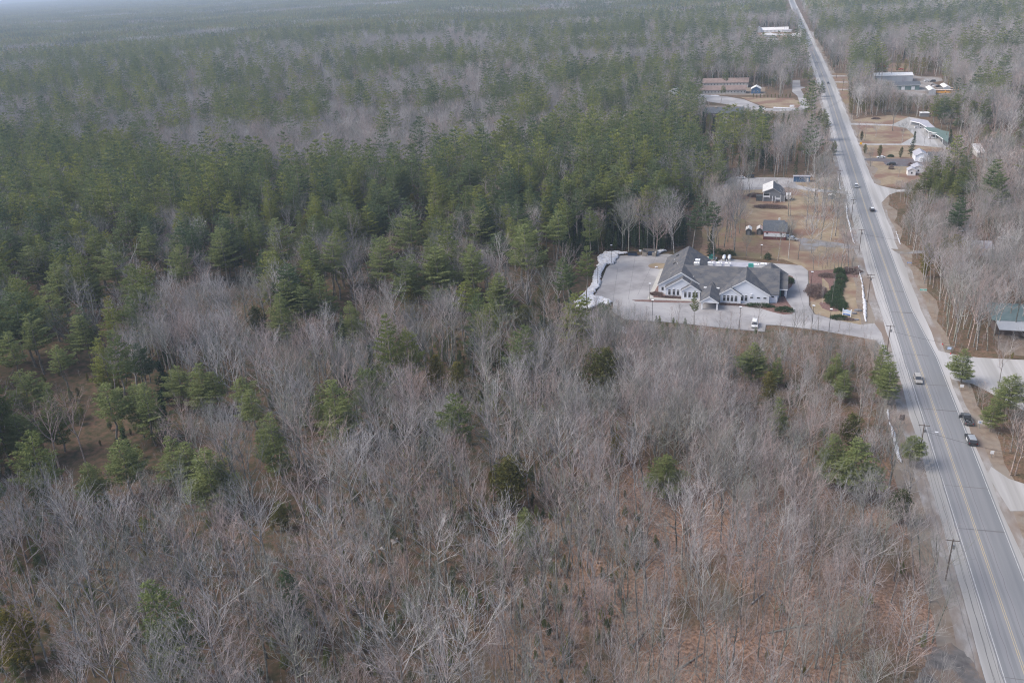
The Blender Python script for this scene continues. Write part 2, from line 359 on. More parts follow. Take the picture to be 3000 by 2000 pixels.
M['mulch'] = mat('bark_mulch', (0.136, 0.080, 0.072), .95, (0.208, 0.136, 0.120), 1.5, .05, bump=.4)
M['pullout'] = mat('dark_gravel', (.10, .095, .095), .95, (.17, .16, .155), .5, .1, c3=(.20, .155, .125), scale2=.22, detail=8, bump=.3)
M['snow'] = mat('old_snow', (.66, .67, .70), .7, (.50, .51, .55), .9, .2, c3=(.36, .32, .29), scale2=1.3, bump=.8, lo2=.52, hi2=.68, detail=8)
M['concrete'] = mat('concrete_walk', (0.392, 0.378, 0.350), .9, (0.434, 0.420, 0.392), .6, .1)

# highway, slightly bent far away
CX = [(-60, 48.65), (420, 48.7), (700, 50.6), (850, 51.6), (1000, 51.3), (1360, 49.0), (1700, 47.), (2100, 44.2), (2530, 42.), (4200, 33.), (9000, 8.), (20000, -60.)]
def cx(y): return float(np.interp(y, [a for a, b in CX], [b for a, b in CX]))
def strip(name, off0, off1, z, m, y0=-60, y1=20000, th=.3, offs=None, seg=None):
    ys = [y for y in sorted(set([y0, y1]+[a for a, b in CX]+[10*i for i in range(-6, 121)]+[1300+100*i for i in range(60)])) if y0 <= y <= y1]
    mb = MB(); k = len(ys); vs = []
    for y in ys:
        e0 = off0(y) if callable(off0) else off0; e1 = off1(y) if callable(off1) else off1
        vs += [(cx(y)+e0, y, z), (cx(y)+e1, y, z)]
    mb.add(vs, [(2*i, 2*i+1, 2*i+3, 2*i+2) for i in range(k-1)])
    o = mb.obj(name, m); tag(o, kind='structure'); return o
_r = random.Random(4); _jl = {}
def jag(y, s, a=.35): return a*math.sin(y*.21+s*3)+a*.8*math.sin(y*.057+s)+a*.5*math.sin(y*.83+2*s)
strip('verge', lambda y: -13.3+jag(y, 1, .8), lambda y: 11.6+jag(y, 2, 1.2), .012, 'verge', y1=1500)
strip('gravel_shoulder', lambda y: -9.6+jag(y, 3), lambda y: 8.9+jag(y, 4), .024, 'gravel', y1=1500)
strip('paved_shoulder', lambda y: -6.6+jag(y, 5, .12)-(.8 if y > 330 else 0), lambda y: 7.0+jag(y, 6, .25)+(.9 if y > 380 else 0), .036, 'shoulder')
strip('road', lambda y: -3.9-(.2 if y > 1000 else 0), lambda y: 3.9+2.1*min(max((300-y)/40, 0), 1)+.02, .048, 'road')
M['track'] = mat('worn_wheel_path', (.215, .22, .228), .8, (.19, .195, .205), .6, .2, stretch=(1, .06, 1))
for a_ in (-2.95, -1.2, 1.05, 2.75): strip('worn_wheel_path', lambda y, a_=a_: a_-.28+jag(y, a_, .05), lambda y, a_=a_: a_+.28+jag(y, a_+1, .05), .053, 'track', y1=900)
strip('left_edge_line_marking', -3.62, -3.48, .060, 'white', y1=900)
strip('right_edge_line_marking', lambda y: 3.48+2.1*min(max((300-y)/40, 0), 1), lambda y: 3.62+2.1*min(max((300-y)/40, 0), 1), .060, 'white', y1=900)
strip('yellow_centre_line_marking', -.24, -.10, .060, 'yellow', y1=1200)
strip('yellow_centre_line_marking', .10, .24, .060, 'yellow', y1=1200)
mb = MB(); rg = random.Random(11)
for yy in (128, 171, 188, 226, 241, 262, 297, 318, 352, 381): a = (cx(yy)-3.8, yy-.6); mb.add([(a[0], a[1]-.06, .056), (a[0]+7.4+(2 if yy < 260 else 0), a[1]+rg.uniform(-.6, .9)-.06, .056), (a[0]+7.4+(2 if yy < 260 else 0), a[1]+rg.uniform(-.6, .9)+.12, .056), (a[0], a[1]+.06, .056)], [(0, 1, 2, 3)])
for x0, y0, y1 in [(-7.6, 60, 190), (1.9, 80, 330), (-1.9, 90, 420), (-3.9, 60, 500), (-5.2, 90, 260)]:
    pts = []; y = y0
    while y < y1: pts.append((cx(y)+x0+rg.uniform(-.12, .12), y)); y += 3
    for a, b in zip(pts[:-1], pts[1:]): mb.add([(a[0]-.04, a[1], .056), (a[0]+.04, a[1], .056), (b[0]+.04, b[1], .056), (b[0]-.04, b[1], .056)], [(0, 1, 2, 3)])
tag(mb.obj('road_cracks', 'crack'), kind='structure')

sheet('lawn', ragged([(-20, 352), (10, 350), (17, 342), (19.3, 334), (19.3, 296), (22, 287), (27, 281), (36.2, 277.5), (37, 497), (12, 492), (-18, 480), (-22, 450), (-24, 400)], .25, 4, 1), .008, 'lawn')
sheet('leaf_covered_yard', ragged([(-23, 351), (8, 349), (10, 365), (-2, 385), (-6, 405), (-20, 430), (-26, 400)], .8, 4, 2), .016, 'leafyard')
LOT = PL('a', [(480, 320), (566, 319), (905, 306), (1265, 366), (1450, 350), (1640, 372), (2050, 405), (2108, 450), (2118, 750), (2165, 825), (2350, 873)]) + \
      PL('i', [(2120, 150), (2240, 138)]) + [(40.5, 277), (40.5, 261)] + PL('i', [(2250, 283), (2000, 238), (1800, 205), (1400, 157), (1305, 155), (1295, 210)]) + \
      PL('a', [(1620, 968), (1440, 952), (1170, 922), (900, 895), (530, 872), (424, 800), (428, 722), (272, 660), (312, 580), (372, 430)])
sheet('parking_lot', LOT, .040, 'lot')
mb = MB(); rg = random.Random(3)
for c, x0, y0, x1, y1 in [('a', 500, 380, 900, 340), ('a', 400, 470, 700, 430), ('a', 340, 560, 760, 520), ('a', 330, 640, 720, 600), ('a', 620, 330, 560, 700), ('a', 800, 330, 640, 660), ('a', 470, 430, 430, 700), ('a', 700, 760, 1150, 820), ('a', 1400, 800, 1700, 850), ('a', 1760, 900, 2200, 940), ('a', 2000, 480, 2080, 800), ('a', 560, 800, 1000, 870), ('a', 1400, 380, 2080, 440)]:
    n = 26; p = [(x0+(x1-x0)*i/n, y0+(y1-y0)*i/n+rg.uniform(-5, 5)) for i in range(n+1)]; q = PL(c, p)
    for a, b in zip(q[:-1], q[1:]):
        d = Vector((b[0]-a[0], b[1]-a[1])).normalized()*.045; mb.add([(a[0]-d.y, a[1]+d.x, .046), (a[0]+d.y, a[1]-d.x, .046), (b[0]+d.y, b[1]-d.x, .046), (b[0]-d.y, b[1]+d.x, .046)], [(0, 1, 2, 3)])
tag(mb.obj('parking_lot_cracks', 'crack'), kind='structure')
def kerbline(pts, z=.15, w_=.15, name='kerb'):
    mb = MB()
    for a, b in zip(pts[:-1], pts[1:]):
        d = Vector((b[0]-a[0], b[1]-a[1]))
        if d.length < .05: continue
        d = d.normalized()*w_*.5; q = [(a[0]-d.y, a[1]+d.x), (a[0]+d.y, a[1]-d.x), (b[0]+d.y, b[1]-d.x), (b[0]-d.y, b[1]+d.x)]; mb.poly(q, 0, z)
    return tag(mb.obj(name, 'crack'), kind='structure')
kerbline(PL('a', [(530, 872), (900, 895), (1170, 922), (1440, 952), (1620, 968), (1730, 977)])); kerbline(PL('a', [(2108, 450), (2118, 750), (2165, 825), (2350, 873)]))
kerbline(PL('i', [(1295, 210), (1305, 155), (1400, 157), (1800, 205)]))
# islands, walk, beds
sheet('grass_island', ragged(PL('a', [(745, 395), (800, 384), (890, 388), (880, 425), (830, 436), (745, 425), (730, 410)]), .08, 1, 5), .09, 'lawn', clear=False)
sheet('sidewalk', PL('a', [(838, 437), (872, 437), (778, 682), (1000, 695), (1180, 705), (1180, 716), (1000, 706), (724, 695)]), .12, 'concrete', clear=False)
sheet('mulch_bed', PL('a', [(826, 560), (780, 640), (776, 680), (1000, 693), (1172, 702), (1172, 680), (826, 655)]), .13, 'mulch', clear=False)
sheet('planting_strip', ragged(PL('a', [(592, 702), (740, 702), (1040, 714), (1160, 720), (1040, 726), (800, 722), (620, 712)]), .05, 1, 6), .10, 'mulch', clear=False)
sheet('mulch_bed', ragged(PL('a', [(1350, 735), (1640, 745), (1770, 735), (1842, 728), (1870, 660), (1915, 660), (1925, 710), (1985, 790), (1975, 822), (1900, 828), (1800, 805), (1700, 775), (1560, 757), (1352, 745)]), .05, 1, 8), .13, 'mulch', clear=False)
sheet('mulch_bed', PL('a', [(1928, 485), (1975, 500), (1985, 545), (1965, 590), (1928, 615)]), .13, 'mulch', clear=False)
sheet('mulch_bed', ragged(PL('k', [(0, 100), (480, 80), (700, 60), (1130, 0), (1130, 260), (810, 240), (740, 480), (740, 740), (800, 1000), (640, 1040), (480, 1030), (300, 960), (240, 860), (270, 820), (390, 830), (490, 640), (450, 400), (300, 250), (300, 680), (30, 680), (10, 300)]), .15, 1.5, 9), .05, 'mulch', clear=False)
# snow
M['thinsnow'] = mat('thin_snow', (.42, .41, .42), .8, (.20, .16, .13), 1.6, .1, detail=8)
def snowbank(pts, hgt, seed, name='snow_bank', step=1.2):
    pts = ragged(pts, .35 if hgt > .55 else .16, 1.2, seed); xs = [p[0] for p in pts]; ys = [p[1] for p in pts]; x0, x1, y0, y1 = min(xs), max(xs), min(ys), max(ys)
    s = (.2 if min(x1-x0, y1-y0) < 7 else .4) if (x1-x0)*(y1-y0) < 3000 else 1.; nx = int((x1-x0)/s)+2; ny = int((y1-y0)/s)+2
    gx, gy = np.meshgrid(x0+np.arange(nx)*s, y0+np.arange(ny)*s, indexing='ij'); ins = inpoly(gx, gy, pts)
    d = ins.astype(float)
    for _ in range(4):
        q = np.pad(d, 1); d = (q[:-2, 1:-1]+q[2:, 1:-1]+q[1:-1, :-2]+q[1:-1, 2:]+q[1:-1, 1:-1])/5*ins
    h = .05+d*hgt*(.35+1.3*fbm(gx, gy, 3., seed))
    idx = -np.ones(gx.shape, int); idx[ins] = np.arange(ins.sum()); V = np.stack([gx[ins], gy[ins], h[ins]], 1); F = []
    for i in range(nx-1):
        for j in range(ny-1):
            a, b, c, e = idx[i, j], idx[i+1, j], idx[i+1, j+1], idx[i, j+1]
            if min(a, b, c, e) >= 0: F.append((a, b, c)); F.append((a, c, e))
    if not F: return
    me = mesh_np(name, V, F, ['snow' if name == 'snow_bank' else 'thinsnow']); me.polygons.foreach_set('use_smooth', [True]*len(F)); o = bpy.data.objects.new(name, me); COL.objects.link(o); tag(o, kind='stuff')
    CLEAR.append(pts)
snowbank(PL('a', [(290, 340), (350, 300), (480, 292), (560, 290), (562, 312), (480, 322), (440, 400), (380, 402), (340, 480), (320, 530), (330, 570), (262, 665), (330, 690), (425, 718), (415, 755), (340, 745), (240, 790), (100, 780), (90, 730), (170, 650), (240, 580), (260, 470), (300, 400)]), 1.0, 21)
snowbank(PL('a', [(775, 295), (830, 280), (900, 286), (850, 300), (790, 325)]), .8, 22)
snowbank(PL('a', [(330, 930), (480, 920), (560, 950), (540, 1000), (400, 985)]), .5, 23)
snowbank(PL('a', [(785, 420), (820, 418), (822, 428), (790, 430)]), .4, 24)
snowbank(PL('k', [(1115, 0), (1150, 0), (1180, 180), (1230, 330), (1270, 560), (1285, 740), (1325, 860), (1330, 1100), (1330, 1290), (1280, 1280), (1240, 1150), (1230, 860), (1215, 600), (1200, 400), (1150, 200)]), .5, 25)
snowbank(PL('b', [(1870, 470), (1885, 470), (1900, 620), (1930, 700), (1955, 830), (1980, 920), (1960, 915), (1930, 830), (1905, 710), (1880, 620)]), .5, 26)
snowbank(PL('b', [(1785, 175), (1800, 175), (1815, 300), (1795, 300)]), .5, 27)
snowbank(PL('f', [(270, 850), (300, 860), (310, 960), (350, 1050), (380, 1180), (410, 1300), (390, 1310), (340, 1200), (300, 1000)]), .4, 28)
snowbank(PL('h', [(480, 495), (495, 500), (530, 600), (550, 660), (530, 650), (500, 570)]), .3, 29)
for i, q in enumerate([[(490, 700), (498, 760), (470, 830), (420, 880), (415, 840), (450, 780)], [(640, 470), (700, 450), (700, 490), (650, 520)], [(540, 550), (590, 510), (600, 560)], [(1180, 350), (1230, 300), (1260, 330)], [(1800, 620), (1880, 610), (1860, 650)], [(1200, 60), (1245, 10), (1240, 70)]]):
    snowbank([at(900+x/2.613, 1400+y/2.613) for x, y in q], .12, 30+i, 'snow_patch'); CLEAR.pop()
snowbank(PL('c', [(110, 340), (220, 350), (380, 380), (820, 398), (810, 406), (400, 392), (120, 360)]), .6, 41); snowbank(PL('c', [(1430, 525), (1700, 540), (1700, 550), (1430, 540)]), .3, 42)
# side roads and yards
sheet('driveway', PL('c', [(1655, 218), (1740, 215), (1745, 290), (1820, 300), (1745, 318), (1860, 520), (1760, 560), (1500, 575), (1130, 555), (1100, 525), (700, 465), (480, 400), (600, 388), (900, 405), (1100, 440), (1250, 500), (1350, 540), (1700, 550), (1745, 510), (1710, 400), (1650, 350)]), .05, 'lot')
sheet('clearing', ragged(PL('c', [(1060, 410), (1250, 415), (1650, 425), (1730, 460), (1745, 510), (1700, 545), (1350, 530), (1250, 490), (1100, 432)]), .5, 4, 3), .03, 'lawn')
sheet('clearing', ragged(PL('c', [(400, 300), (650, 290), (1160, 300), (1340, 300), (1340, 390), (600, 390), (380, 330)]), .5, 4, 4), .03, 'verge')
sheet('clearing', ragged(PL('c', [(600, 505), (1200, 520), (1700, 575), (1400, 640), (900, 620), (880, 760), (780, 760), (760, 600), (600, 600)]), .5, 4, 14), .02, 'verge')
sheet('driveway', PL('b', [(1205, 270), (1500, 318), (1760, 335), (1900, 350), (1900, 320), (1760, 305), (1500, 285), (1300, 240), (1290, 165), (1000, 155), (520, 160), (440, 290), (640, 300), (860, 298)]), .045, 'lot')
sheet('driveway', PL('b', [(1290, 860), (1400, 850), (1700, 895), (2020, 940), (2040, 985), (1800, 965), (1560, 950), (1500, 1010), (1340, 1000), (1350, 900)]), .045, 'drive')
mb = MB()
for x in (520, 580, 640, 700, 760, 820, 880, 940): mb.poly(PL('b', [(x-2, 172), (x+3, 172), (x-2, 205), (x-7, 205)]), .03, .055)
for x in (640, 700, 760, 820): mb.poly(PL('b', [(x, 262), (x+3, 262), (x-1, 297), (x-4, 297)]), .03, .055)
tag(mb.obj('parking_line_markings', 'white'), kind='structure')
# right of the highway
sheet('lawn', ragged(PL('d', [(345, 600), (600, 560), (860, 540), (1120, 570), (1500, 900), (1700, 1060), (1240, 1010), (1190, 1250), (1080, 1290), (950, 1370), (640, 1340), (520, 1060), (450, 960), (380, 760)]), .5, 5, 7), .008, 'lawn')
sheet('lawn', ragged(PL('d', [(110, 60), (330, 60), (350, 400), (300, 420), (190, 250)]), .5, 5, 8), .018, 'leafyard')
sheet('driveway', PL('d', [(330, 630), (560, 635), (830, 650), (1030, 560), (1250, 600), (1360, 760), (1480, 920), (1100, 885), (560, 882), (430, 870), (430, 855), (560, 868), (940, 868), (1100, 780), (1000, 690), (840, 662), (560, 655), (330, 650)]), .045, 'shoulder')
sheet('driveway', PL('d', [(520, 1040), (640, 1030), (800, 1040), (1240, 1040), (1190, 1130), (900, 1128), (770, 1118), (735, 1075), (520, 1060)]), .045, 'newasphalt')
sheet('side_road', PL('d', [(560, 1290), (700, 1350), (900, 1395), (1100, 1385), (1100, 1415), (900, 1420), (800, 1455), (700, 1560), (640, 1640), (590, 1640)]), .044, 'shoulder')
for y in (90, 160, 243): sheet('driveway', PL('d', [(120, y-7), (330, y-2), (330, y+6), (140, y+7)]), .045, 'shoulder')
sheet('driveway', PL('h', [(430, 700), (760, 725), (1500, 745), (1760, 790), (1750, 700), (1780, 640), (1830, 680), (1870, 830), (1500, 790), (760, 755), (520, 760)]), .045, 'drive')
sheet('driveway', PL('d', [(600, 0), (1150, 95), (1400, 100), (1420, 145), (1300, 165), (1560, 290), (1160, 330), (820, 300), (850, 150)]), .03, 'gravel')
sheet('driveway', PL('d', [(700, -60), (1030, -50), (1050, 40), (600, 40)]), .02, 'leafyard')
sheet('side_road', PL('f', [(640, 340), (740, 370), (870, 400), (1050, 420), (1430, 440), (1500, 480), (1500, 900), (1300, 800), (1100, 690), (1000, 640), (900, 620), (820, 600), (760, 500)]), .044, 'shoulder')
sheet('side_road', PL('f', [(1120, 1400), (1150, 1330), (1300, 1430), (1480, 1490), (1480, 1700), (1310, 1700)]), .044, 'shoulder')
sheet('dirt_patch', ragged(PL('f', [(1180, 240), (1300, 230), (1480, 260), (1480, 400), (1250, 400)]), .5, 2, 12), .02, 'verge')
sheet('dark_pullout', ragged([at(2725, 1900), at(2790, 1885), at(2850, 1930), at(2905, 2040), at(2950, 2150), at(2600, 2150), at(2680, 2000)], .5, .8, 77), .030, 'pullout')
sheet('clearing', ragged(PL('n', [(900, 300), (1200, 300), (1900, 320), (2250, 380), (2250, 500), (1850, 520), (1600, 600), (1200, 560), (760, 400)]), 3, 20, 17), .02, 'leafyard')
snowbank(PL('n', [(1200, 470), (1650, 480), (1640, 540), (1380, 540), (1220, 490)]), .3, 50, 'snow_patch')
sheet('driveway', PL('n', [(1180, 345), (1500, 395), (2250, 415), (2260, 385), (1600, 350)]), .05, 'shoulder')
sheet('clearing', ragged(PL('e', [(1300, 370), (1480, 350), (1720, 400), (1720, 450), (1480, 420), (1320, 430)]), 3, 20, 18), .02, 'gravel')
sheet('clearing', ragged(PL('e', [(1780, 515), (2120, 520), (2120, 550), (1980, 550), (1800, 530)]), 3, 20, 19), .02, 'gravel')

# ------------------------------------------------------------------ forest layout
VC = lambda pts, z=14.: [at(*px('v', x, y), z) for x, y in pts]
PINEBAND = VC([(-150, 335), (300, 345), (480, 360), (640, 400), (800, 385), (1000, 400), (1150, 350), (1350, 305), (1560, 320), (1620, 400), (1560, 480), (1555, 560), (1400, 570), (1385, 620), (1310, 690), (1230, 730), (1120, 770), (1050, 720), (940, 700), (850, 670), (770, 680), (730, 730), (620, 740), (590, 660), (480, 630), (400, 650), (340, 670), (330, 740), (260, 790), (220, 880), (80, 980), (-150, 1080)])
MIXLOW = VC([(-150, 960), (60, 920), (250, 800), (420, 800), (420, 960), (300, 1090), (60, 1150), (-150, 1200)])
GREYGAP = [VC([(280, 370), (480, 290), (760, 300), (1000, 330), (1010, 400), (870, 400), (700, 370), (480, 400)]), VC([(350, 520), (420, 500), (450, 560), (380, 590)]), VC([(700, 570), (830, 560), (820, 620), (760, 640)]), VC([(1440, 470), (1560, 450), (1560, 560), (1450, 580)])]
DARK = PL('a', [(0, 100), (250, -60), (560, -60), (1030, 0), (1030, 270), (700, 285), (300, 285), (180, 380), (0, 480)])   # dark young firs beside the lot
KEEP = [('a', [(480, 318), (820, 300), (1093, 230), (1265, 330), (1450, 340), (2110, 420), (2130, 760), (2350, 860), (2350, 940), (1740, 940), (1200, 890), (900, 850), (560, 850), (290, 690), (340, 500)]),
        ('a', [(290, 340), (480, 290), (880, 280), (560, 320), (290, 590), (240, 780), (120, 770), (240, 580)]),
        ('b', [(500, 150), (1500, 125), (1780, 330), (1850, 470), (2040, 960), (2000, 1050), (2080, 1500), (1420, 1240), (1000, 1120), (640, 950), (640, 700), (820, 400), (660, 300)]),
        ('c', [(590, 215), (1140, 215), (1315, 255), (1310, 380), (1170, 450), (1100, 400), (590, 390)]), ('c', [(1650, 215), (1745, 215), (1880, 530), (1500, 570), (1170, 550), (480, 400), (500, 370), (900, 400), (1350, 430), (1650, 430)]), ('c', [(210, 310), (390, 310), (390, 400), (210, 400)]), ('c', [(640, 510), (1080, 510), (1080, 600), (640, 600)]),
        ('d', [(600, 40), (1400, 30), (1570, 240), (1560, 300), (1180, 310), (900, 250), (850, 160), (600, 130)]), ('d', [(340, 600), (1050, 500), (1240, 500), (1300, 600), (1500, 720), (1500, 900), (1240, 1010), (1190, 1240), (1080, 1280), (900, 1280), (640, 1340), (520, 1040)]), ('d', [(110, 0), (340, 0), (330, 400), (300, 440)]), ('d', [(1740, 870), (1860, 870), (1860, 1000), (1740, 1000)]),
        ('n', [(240, 140), (940, 140), (930, 215), (240, 215)]), ('n', [(1140, 150), (1910, 160), (2250, 380), (2250, 430), (1650, 560), (1190, 540), (1040, 350), (1050, 240), (1200, 310), (1900, 310), (1900, 250), (1180, 240)]),
        ('s', [(2314, -100), (2325, -5), (2340, 40), (2390, 130), (2445, 210), (2530, 450), (2580, 540), (2700, 610), (2600, 640), (2730, 860), (2790, 1030), (3000, 1050), (3000, 1110), (2850, 1110), (2880, 1270), (3000, 1480), (3200, 2200), (2930, 2100), (2800, 1600), (2700, 1300), (2640, 1100), (2560, 960), (2520, 800), (2475, 560), (2420, 330), (2400, 230), (2345, 80)]),
        ('f', [(1190, 100), (1260, 30), (1500, 30), (1500, 210), (1190, 150)]), ('h', [(1330, 560), (1600, 560), (1600, 640), (1400, 650)])]
KEEP += [('i', [(1150, 0), (2350, 60), (2350, 280), (2000, 235), (1700, 195), (1300, 150), (1290, 200), (1180, 195)]), ('a', [(530, 780), (1170, 850), (1440, 890), (1740, 950), (1740, 985), (1170, 915), (530, 860)])]
KEEPS = [[px(c, x, y) for x, y in q] for c, q in KEEP]
def smooth(a, b, x): t = np.clip((x-a)/(b-a), 0, 1); return t*t*(3-2*t)
def cfrac(X, Y):
    u = X*.93+Y*.36; v = -X*.36+Y*.93
    n1 = fbm(u*.45, v, 120., 3); n2 = fbm(u*.6, v, 34., 9); n3 = vnoise(X, Y, 260., 17)
    f = smooth(.40, .60, n1*.48+n2*.3+vnoise(X, Y, 15., 91)*.14+n3*.08)*.84+.07; f = np.where((Y > 1500), f*.75, f); f = np.where((Y > 560) & (Y < 1100) & (X < -60), np.clip(f*.95+.02, 0, .9), f)
    f = np.where(X > cx(0)+5, f*np.where(Y > 700, .75, .14), f)
    Yt = Y
    f = np.where((Y < 330), np.where(X < -50, np.where(Y < 175, .012, .07), 0.), f); f = np.where((X > 0) & (Y < 1000) & (Y > 330) & (X < 45), .12, f)
    f = np.where(inpoly(X, Y, MIXLOW), .55, f); wx = (fbm(X, Y, 30., 71)-.5)*44; wy = (fbm(X, Y, 30., 72)-.5)*44; f = np.where(inpoly(X+wx, Y+wy, PINEBAND), .80-.40*smooth(.52, .66, n2), f)
    for g_ in GREYGAP: f = np.where(inpoly(X, Y, g_), .10, f)
    return f
def clear_mask(X, Y):
    m = (X > cx(0)-12.0) & (X < cx(0)+11.2) & (Y < 1300)
    cxx = np.interp(Y, [a for a, b in CX], [b for a, b in CX]); m |= np.abs(X-cxx) < 10
    for q in CLEAR: m |= inpoly(X, Y, q)
    return m
def view_mask(X, Y, z=12., mg=260):
    x, y, d = proj(X, Y, z); return (x > -mg) & (x < 3000+mg) & (y > -400) & (y < 2000+mg*1.6) & (d > 10)
def grid(d0, d1, sp, seed):
    rng = np.random.default_rng(seed); x = np.arange(-d1, d1, sp); y = np.arange(-20, d1, sp)
    X, Y = np.meshgrid(x, y); X = X+rng.uniform(-.46, .46, X.shape)*sp; Y = Y+rng.uniform(-.46, .46, Y.shape)*sp
    X = X.ravel(); Y = Y.ravel(); d = np.hypot(X, Y); k = (d >= d0) & (d < d1); X = X[k]; Y = Y[k]
    k = view_mask(X, Y); X = X[k]; Y = Y[k]; k = ~clear_mask(X, Y); return X[k], Y[k], rng
def fit_height(X, Y, h):
    """trees that would stand in front of the open lots and houses are the small ones there"""
    X = np.asarray(X); out = h.copy(); done = np.zeros(len(h), bool)
    for f in (1., .8, .62, .47, .34, .22):
        hh = h*f; bad = np.zeros(len(h), bool)
        for t in (1., .72, .45):
            sx, sy, _ = proj(X, Y, hh*t)
            for q in KEEPS: bad |= inpoly(sx, sy, q)
        ok = ~bad & ~done; out[ok] = hh[ok]; done |= ok
    out[~done] = 0; return out

# kinds: 0..9 bare, 10..14 pine, 15..16 spruce, 17..18 cedar
BARE = [bare_tree(100+i, 19., [1., .85, 1.15, .9, 1.05, .75, 1.2, .95][i], 1., [.42, .5, .36, .55, .45, .4, .33, .58][i]) for i in range(8)]
SAPL = [bare_tree(150+i, 9., .8, .8, .22, tw=.8) for i in range(3)]
PINES = [conifer(200+i, 22., [5.2, 4.6, 5.6, 4.4, 5.0][i], [.34, .45, .28, .56, .16][i], 'pine') for i in range(5)]
SPRU = [conifer(220+i, 16., 2.6, .12, 'spruce') for i in range(2)]
CEDR = [conifer(240+i, 14., [2.3, 2.8][i], .08, 'cedar') for i in range(2)]
BARE1 = [bare_tree(300+i, 17., 1.05, 1., .42, lod=1) for i in range(5)]
KIND = {}
def reg(kind, name, lst, base_h, tm, cm):
    KIND[kind] = [(T.mesh(name+'_trunk', [tm]), C.mesh(name+'_crown', [cm]), base_h) for T, C in lst]
reg('bare', 'bare_tree', BARE, 19., 'bark', 'twig'); reg('sapling', 'sapling', SAPL, 9., 'bark', 'twig'); reg('pine', 'pine', PINES, 22., 'pinebark', 'pine'); reg('spruce', 'spruce', SPRU, 16., 'pinebark', 'spruce'); reg('cedar', 'cedar', CEDR, 14., 'pinebark', 'cedar')
# source meshes for the woods that nobody could count, kept in a library collection outside the scene
LIB = {}
def lib(name, meshes):
    c = bpy.data.collections.new(name)
    for i, me in enumerate(meshes):
        o = bpy.data.objects.new('%s_%02d' % (name, i), me); c.objects.link(o)
    LIB[name] = c; return c
def jm(lst, name, tm, cm): return [joined(T, C, name, [tm, cm]) for T, C in lst]
lod0 = jm(BARE, 'w', 'bark', 'twig')+jm(SAPL, 'w', 'bark', 'twig')+jm(PINES, 'w', 'pinebark', 'pine')+jm(SPRU, 'w', 'pinebark', 'spruce')+jm(CEDR, 'w', 'pinebark', 'cedar')
lib('woods_near', lod0)   # 0-7 bare, 8-10 sapling, 11-15 pine, 16-17 spruce, 18-19 cedar
PINE1 = [conifer(320+i, 22., [5.2, 4.6, 5.4][i], [.35, .4, .3][i], 'pine', lod=1) for i in range(3)]
SPR1 = [conifer(340, 16., 2.6, .12, 'spruce', lod=1)]; CED1 = [conifer(350, 14., 2.7, .1, 'cedar', lod=1)]
lod1 = jm(BARE1, 'x', 'bark', 'twig')+jm(PINE1, 'x', 'pinebark', 'pine')+jm(SPR1, 'x', 'pinebark', 'spruce')+jm(CED1, 'x', 'pinebark', 'cedar')
lib('woods_mid', lod1)    # 0-4 bare, 5-7 pine, 8 spruce, 9 cedar
def patch(seed, frac, n=9, S=60.):
    rng = np.random.default_rng(seed); T = TM(); C = TM(); P_ = TM(); Q = TM()
    A = {0: [], 1: [], 2: []}; B = {0: [], 1: [], 2: []}; W = {0: [], 1: [], 2: []}
    for i in range(n):
        for j in range(n):
            x = (i+.5+rng.uniform(-.5, .5))*S/n-S/2; y = (j+.5+rng.uniform(-.5, .5))*S/n-S/2
            con = rng.random() < frac; h = (20 if con else 15.5)*(.75+.4*rng.random())
            k = 0 if not con else (1 if rng.random() < .7 else 2)
            m = 46 if k == 0 else 60
            t = rng.random(m)**(.8 if k == 0 else 1); z = h*((.35 if k == 0 else .28)+(.65 if k == 0 else .72)*t); Rr = (3.6 if k == 0 else 3.6)*np.sqrt(np.clip(1-t**(2.2 if k == 0 else 1.1), 0, 1))*(.4+.6*rng.random(m)); a = rng.random(m)*6.283
            p = np.stack([x+Rr*np.cos(a), y+Rr*np.sin(a), z], 1)
            if k == 0: d = np.stack([np.cos(a)*.5, np.sin(a)*.5, np.ones(m)], 1)+rng.normal(size=(m, 3))*.2; L = 1.9; wd = .30
            else: d = np.stack([np.cos(a), np.sin(a), np.full(m, .15)], 1)+rng.normal(size=(m, 3))*.25; L = 1.7; wd = 1.0
            d /= np.linalg.norm(d, axis=1)[:, None]; A[k].append(p-d*L*.4); B[k].append(p+d*L*.6); W[k].append(np.full(m, wd))
            A[0].append(np.array([[x, y, 0]])); B[0].append(np.array([[x, y, h*.9]])); W[0].append(np.array([.35]))
    V = TM()
    for k in (0, 1, 2):
        if A[k]: V.blades(np.concatenate(A[k]), np.concatenate(B[k]), np.concatenate(W[k]), rng, k)
    return mesh_np('patch', np.concatenate(V.V), np.concatenate(V.F), ['twig', 'pine', 'cedar'], np.concatenate(V.I))
FR = [.02, .12, .3, .5, .7, .9]
lib('woods_far', [patch(400+i*2+j, f) for i, f in enumerate(FR) for j in range(2)])

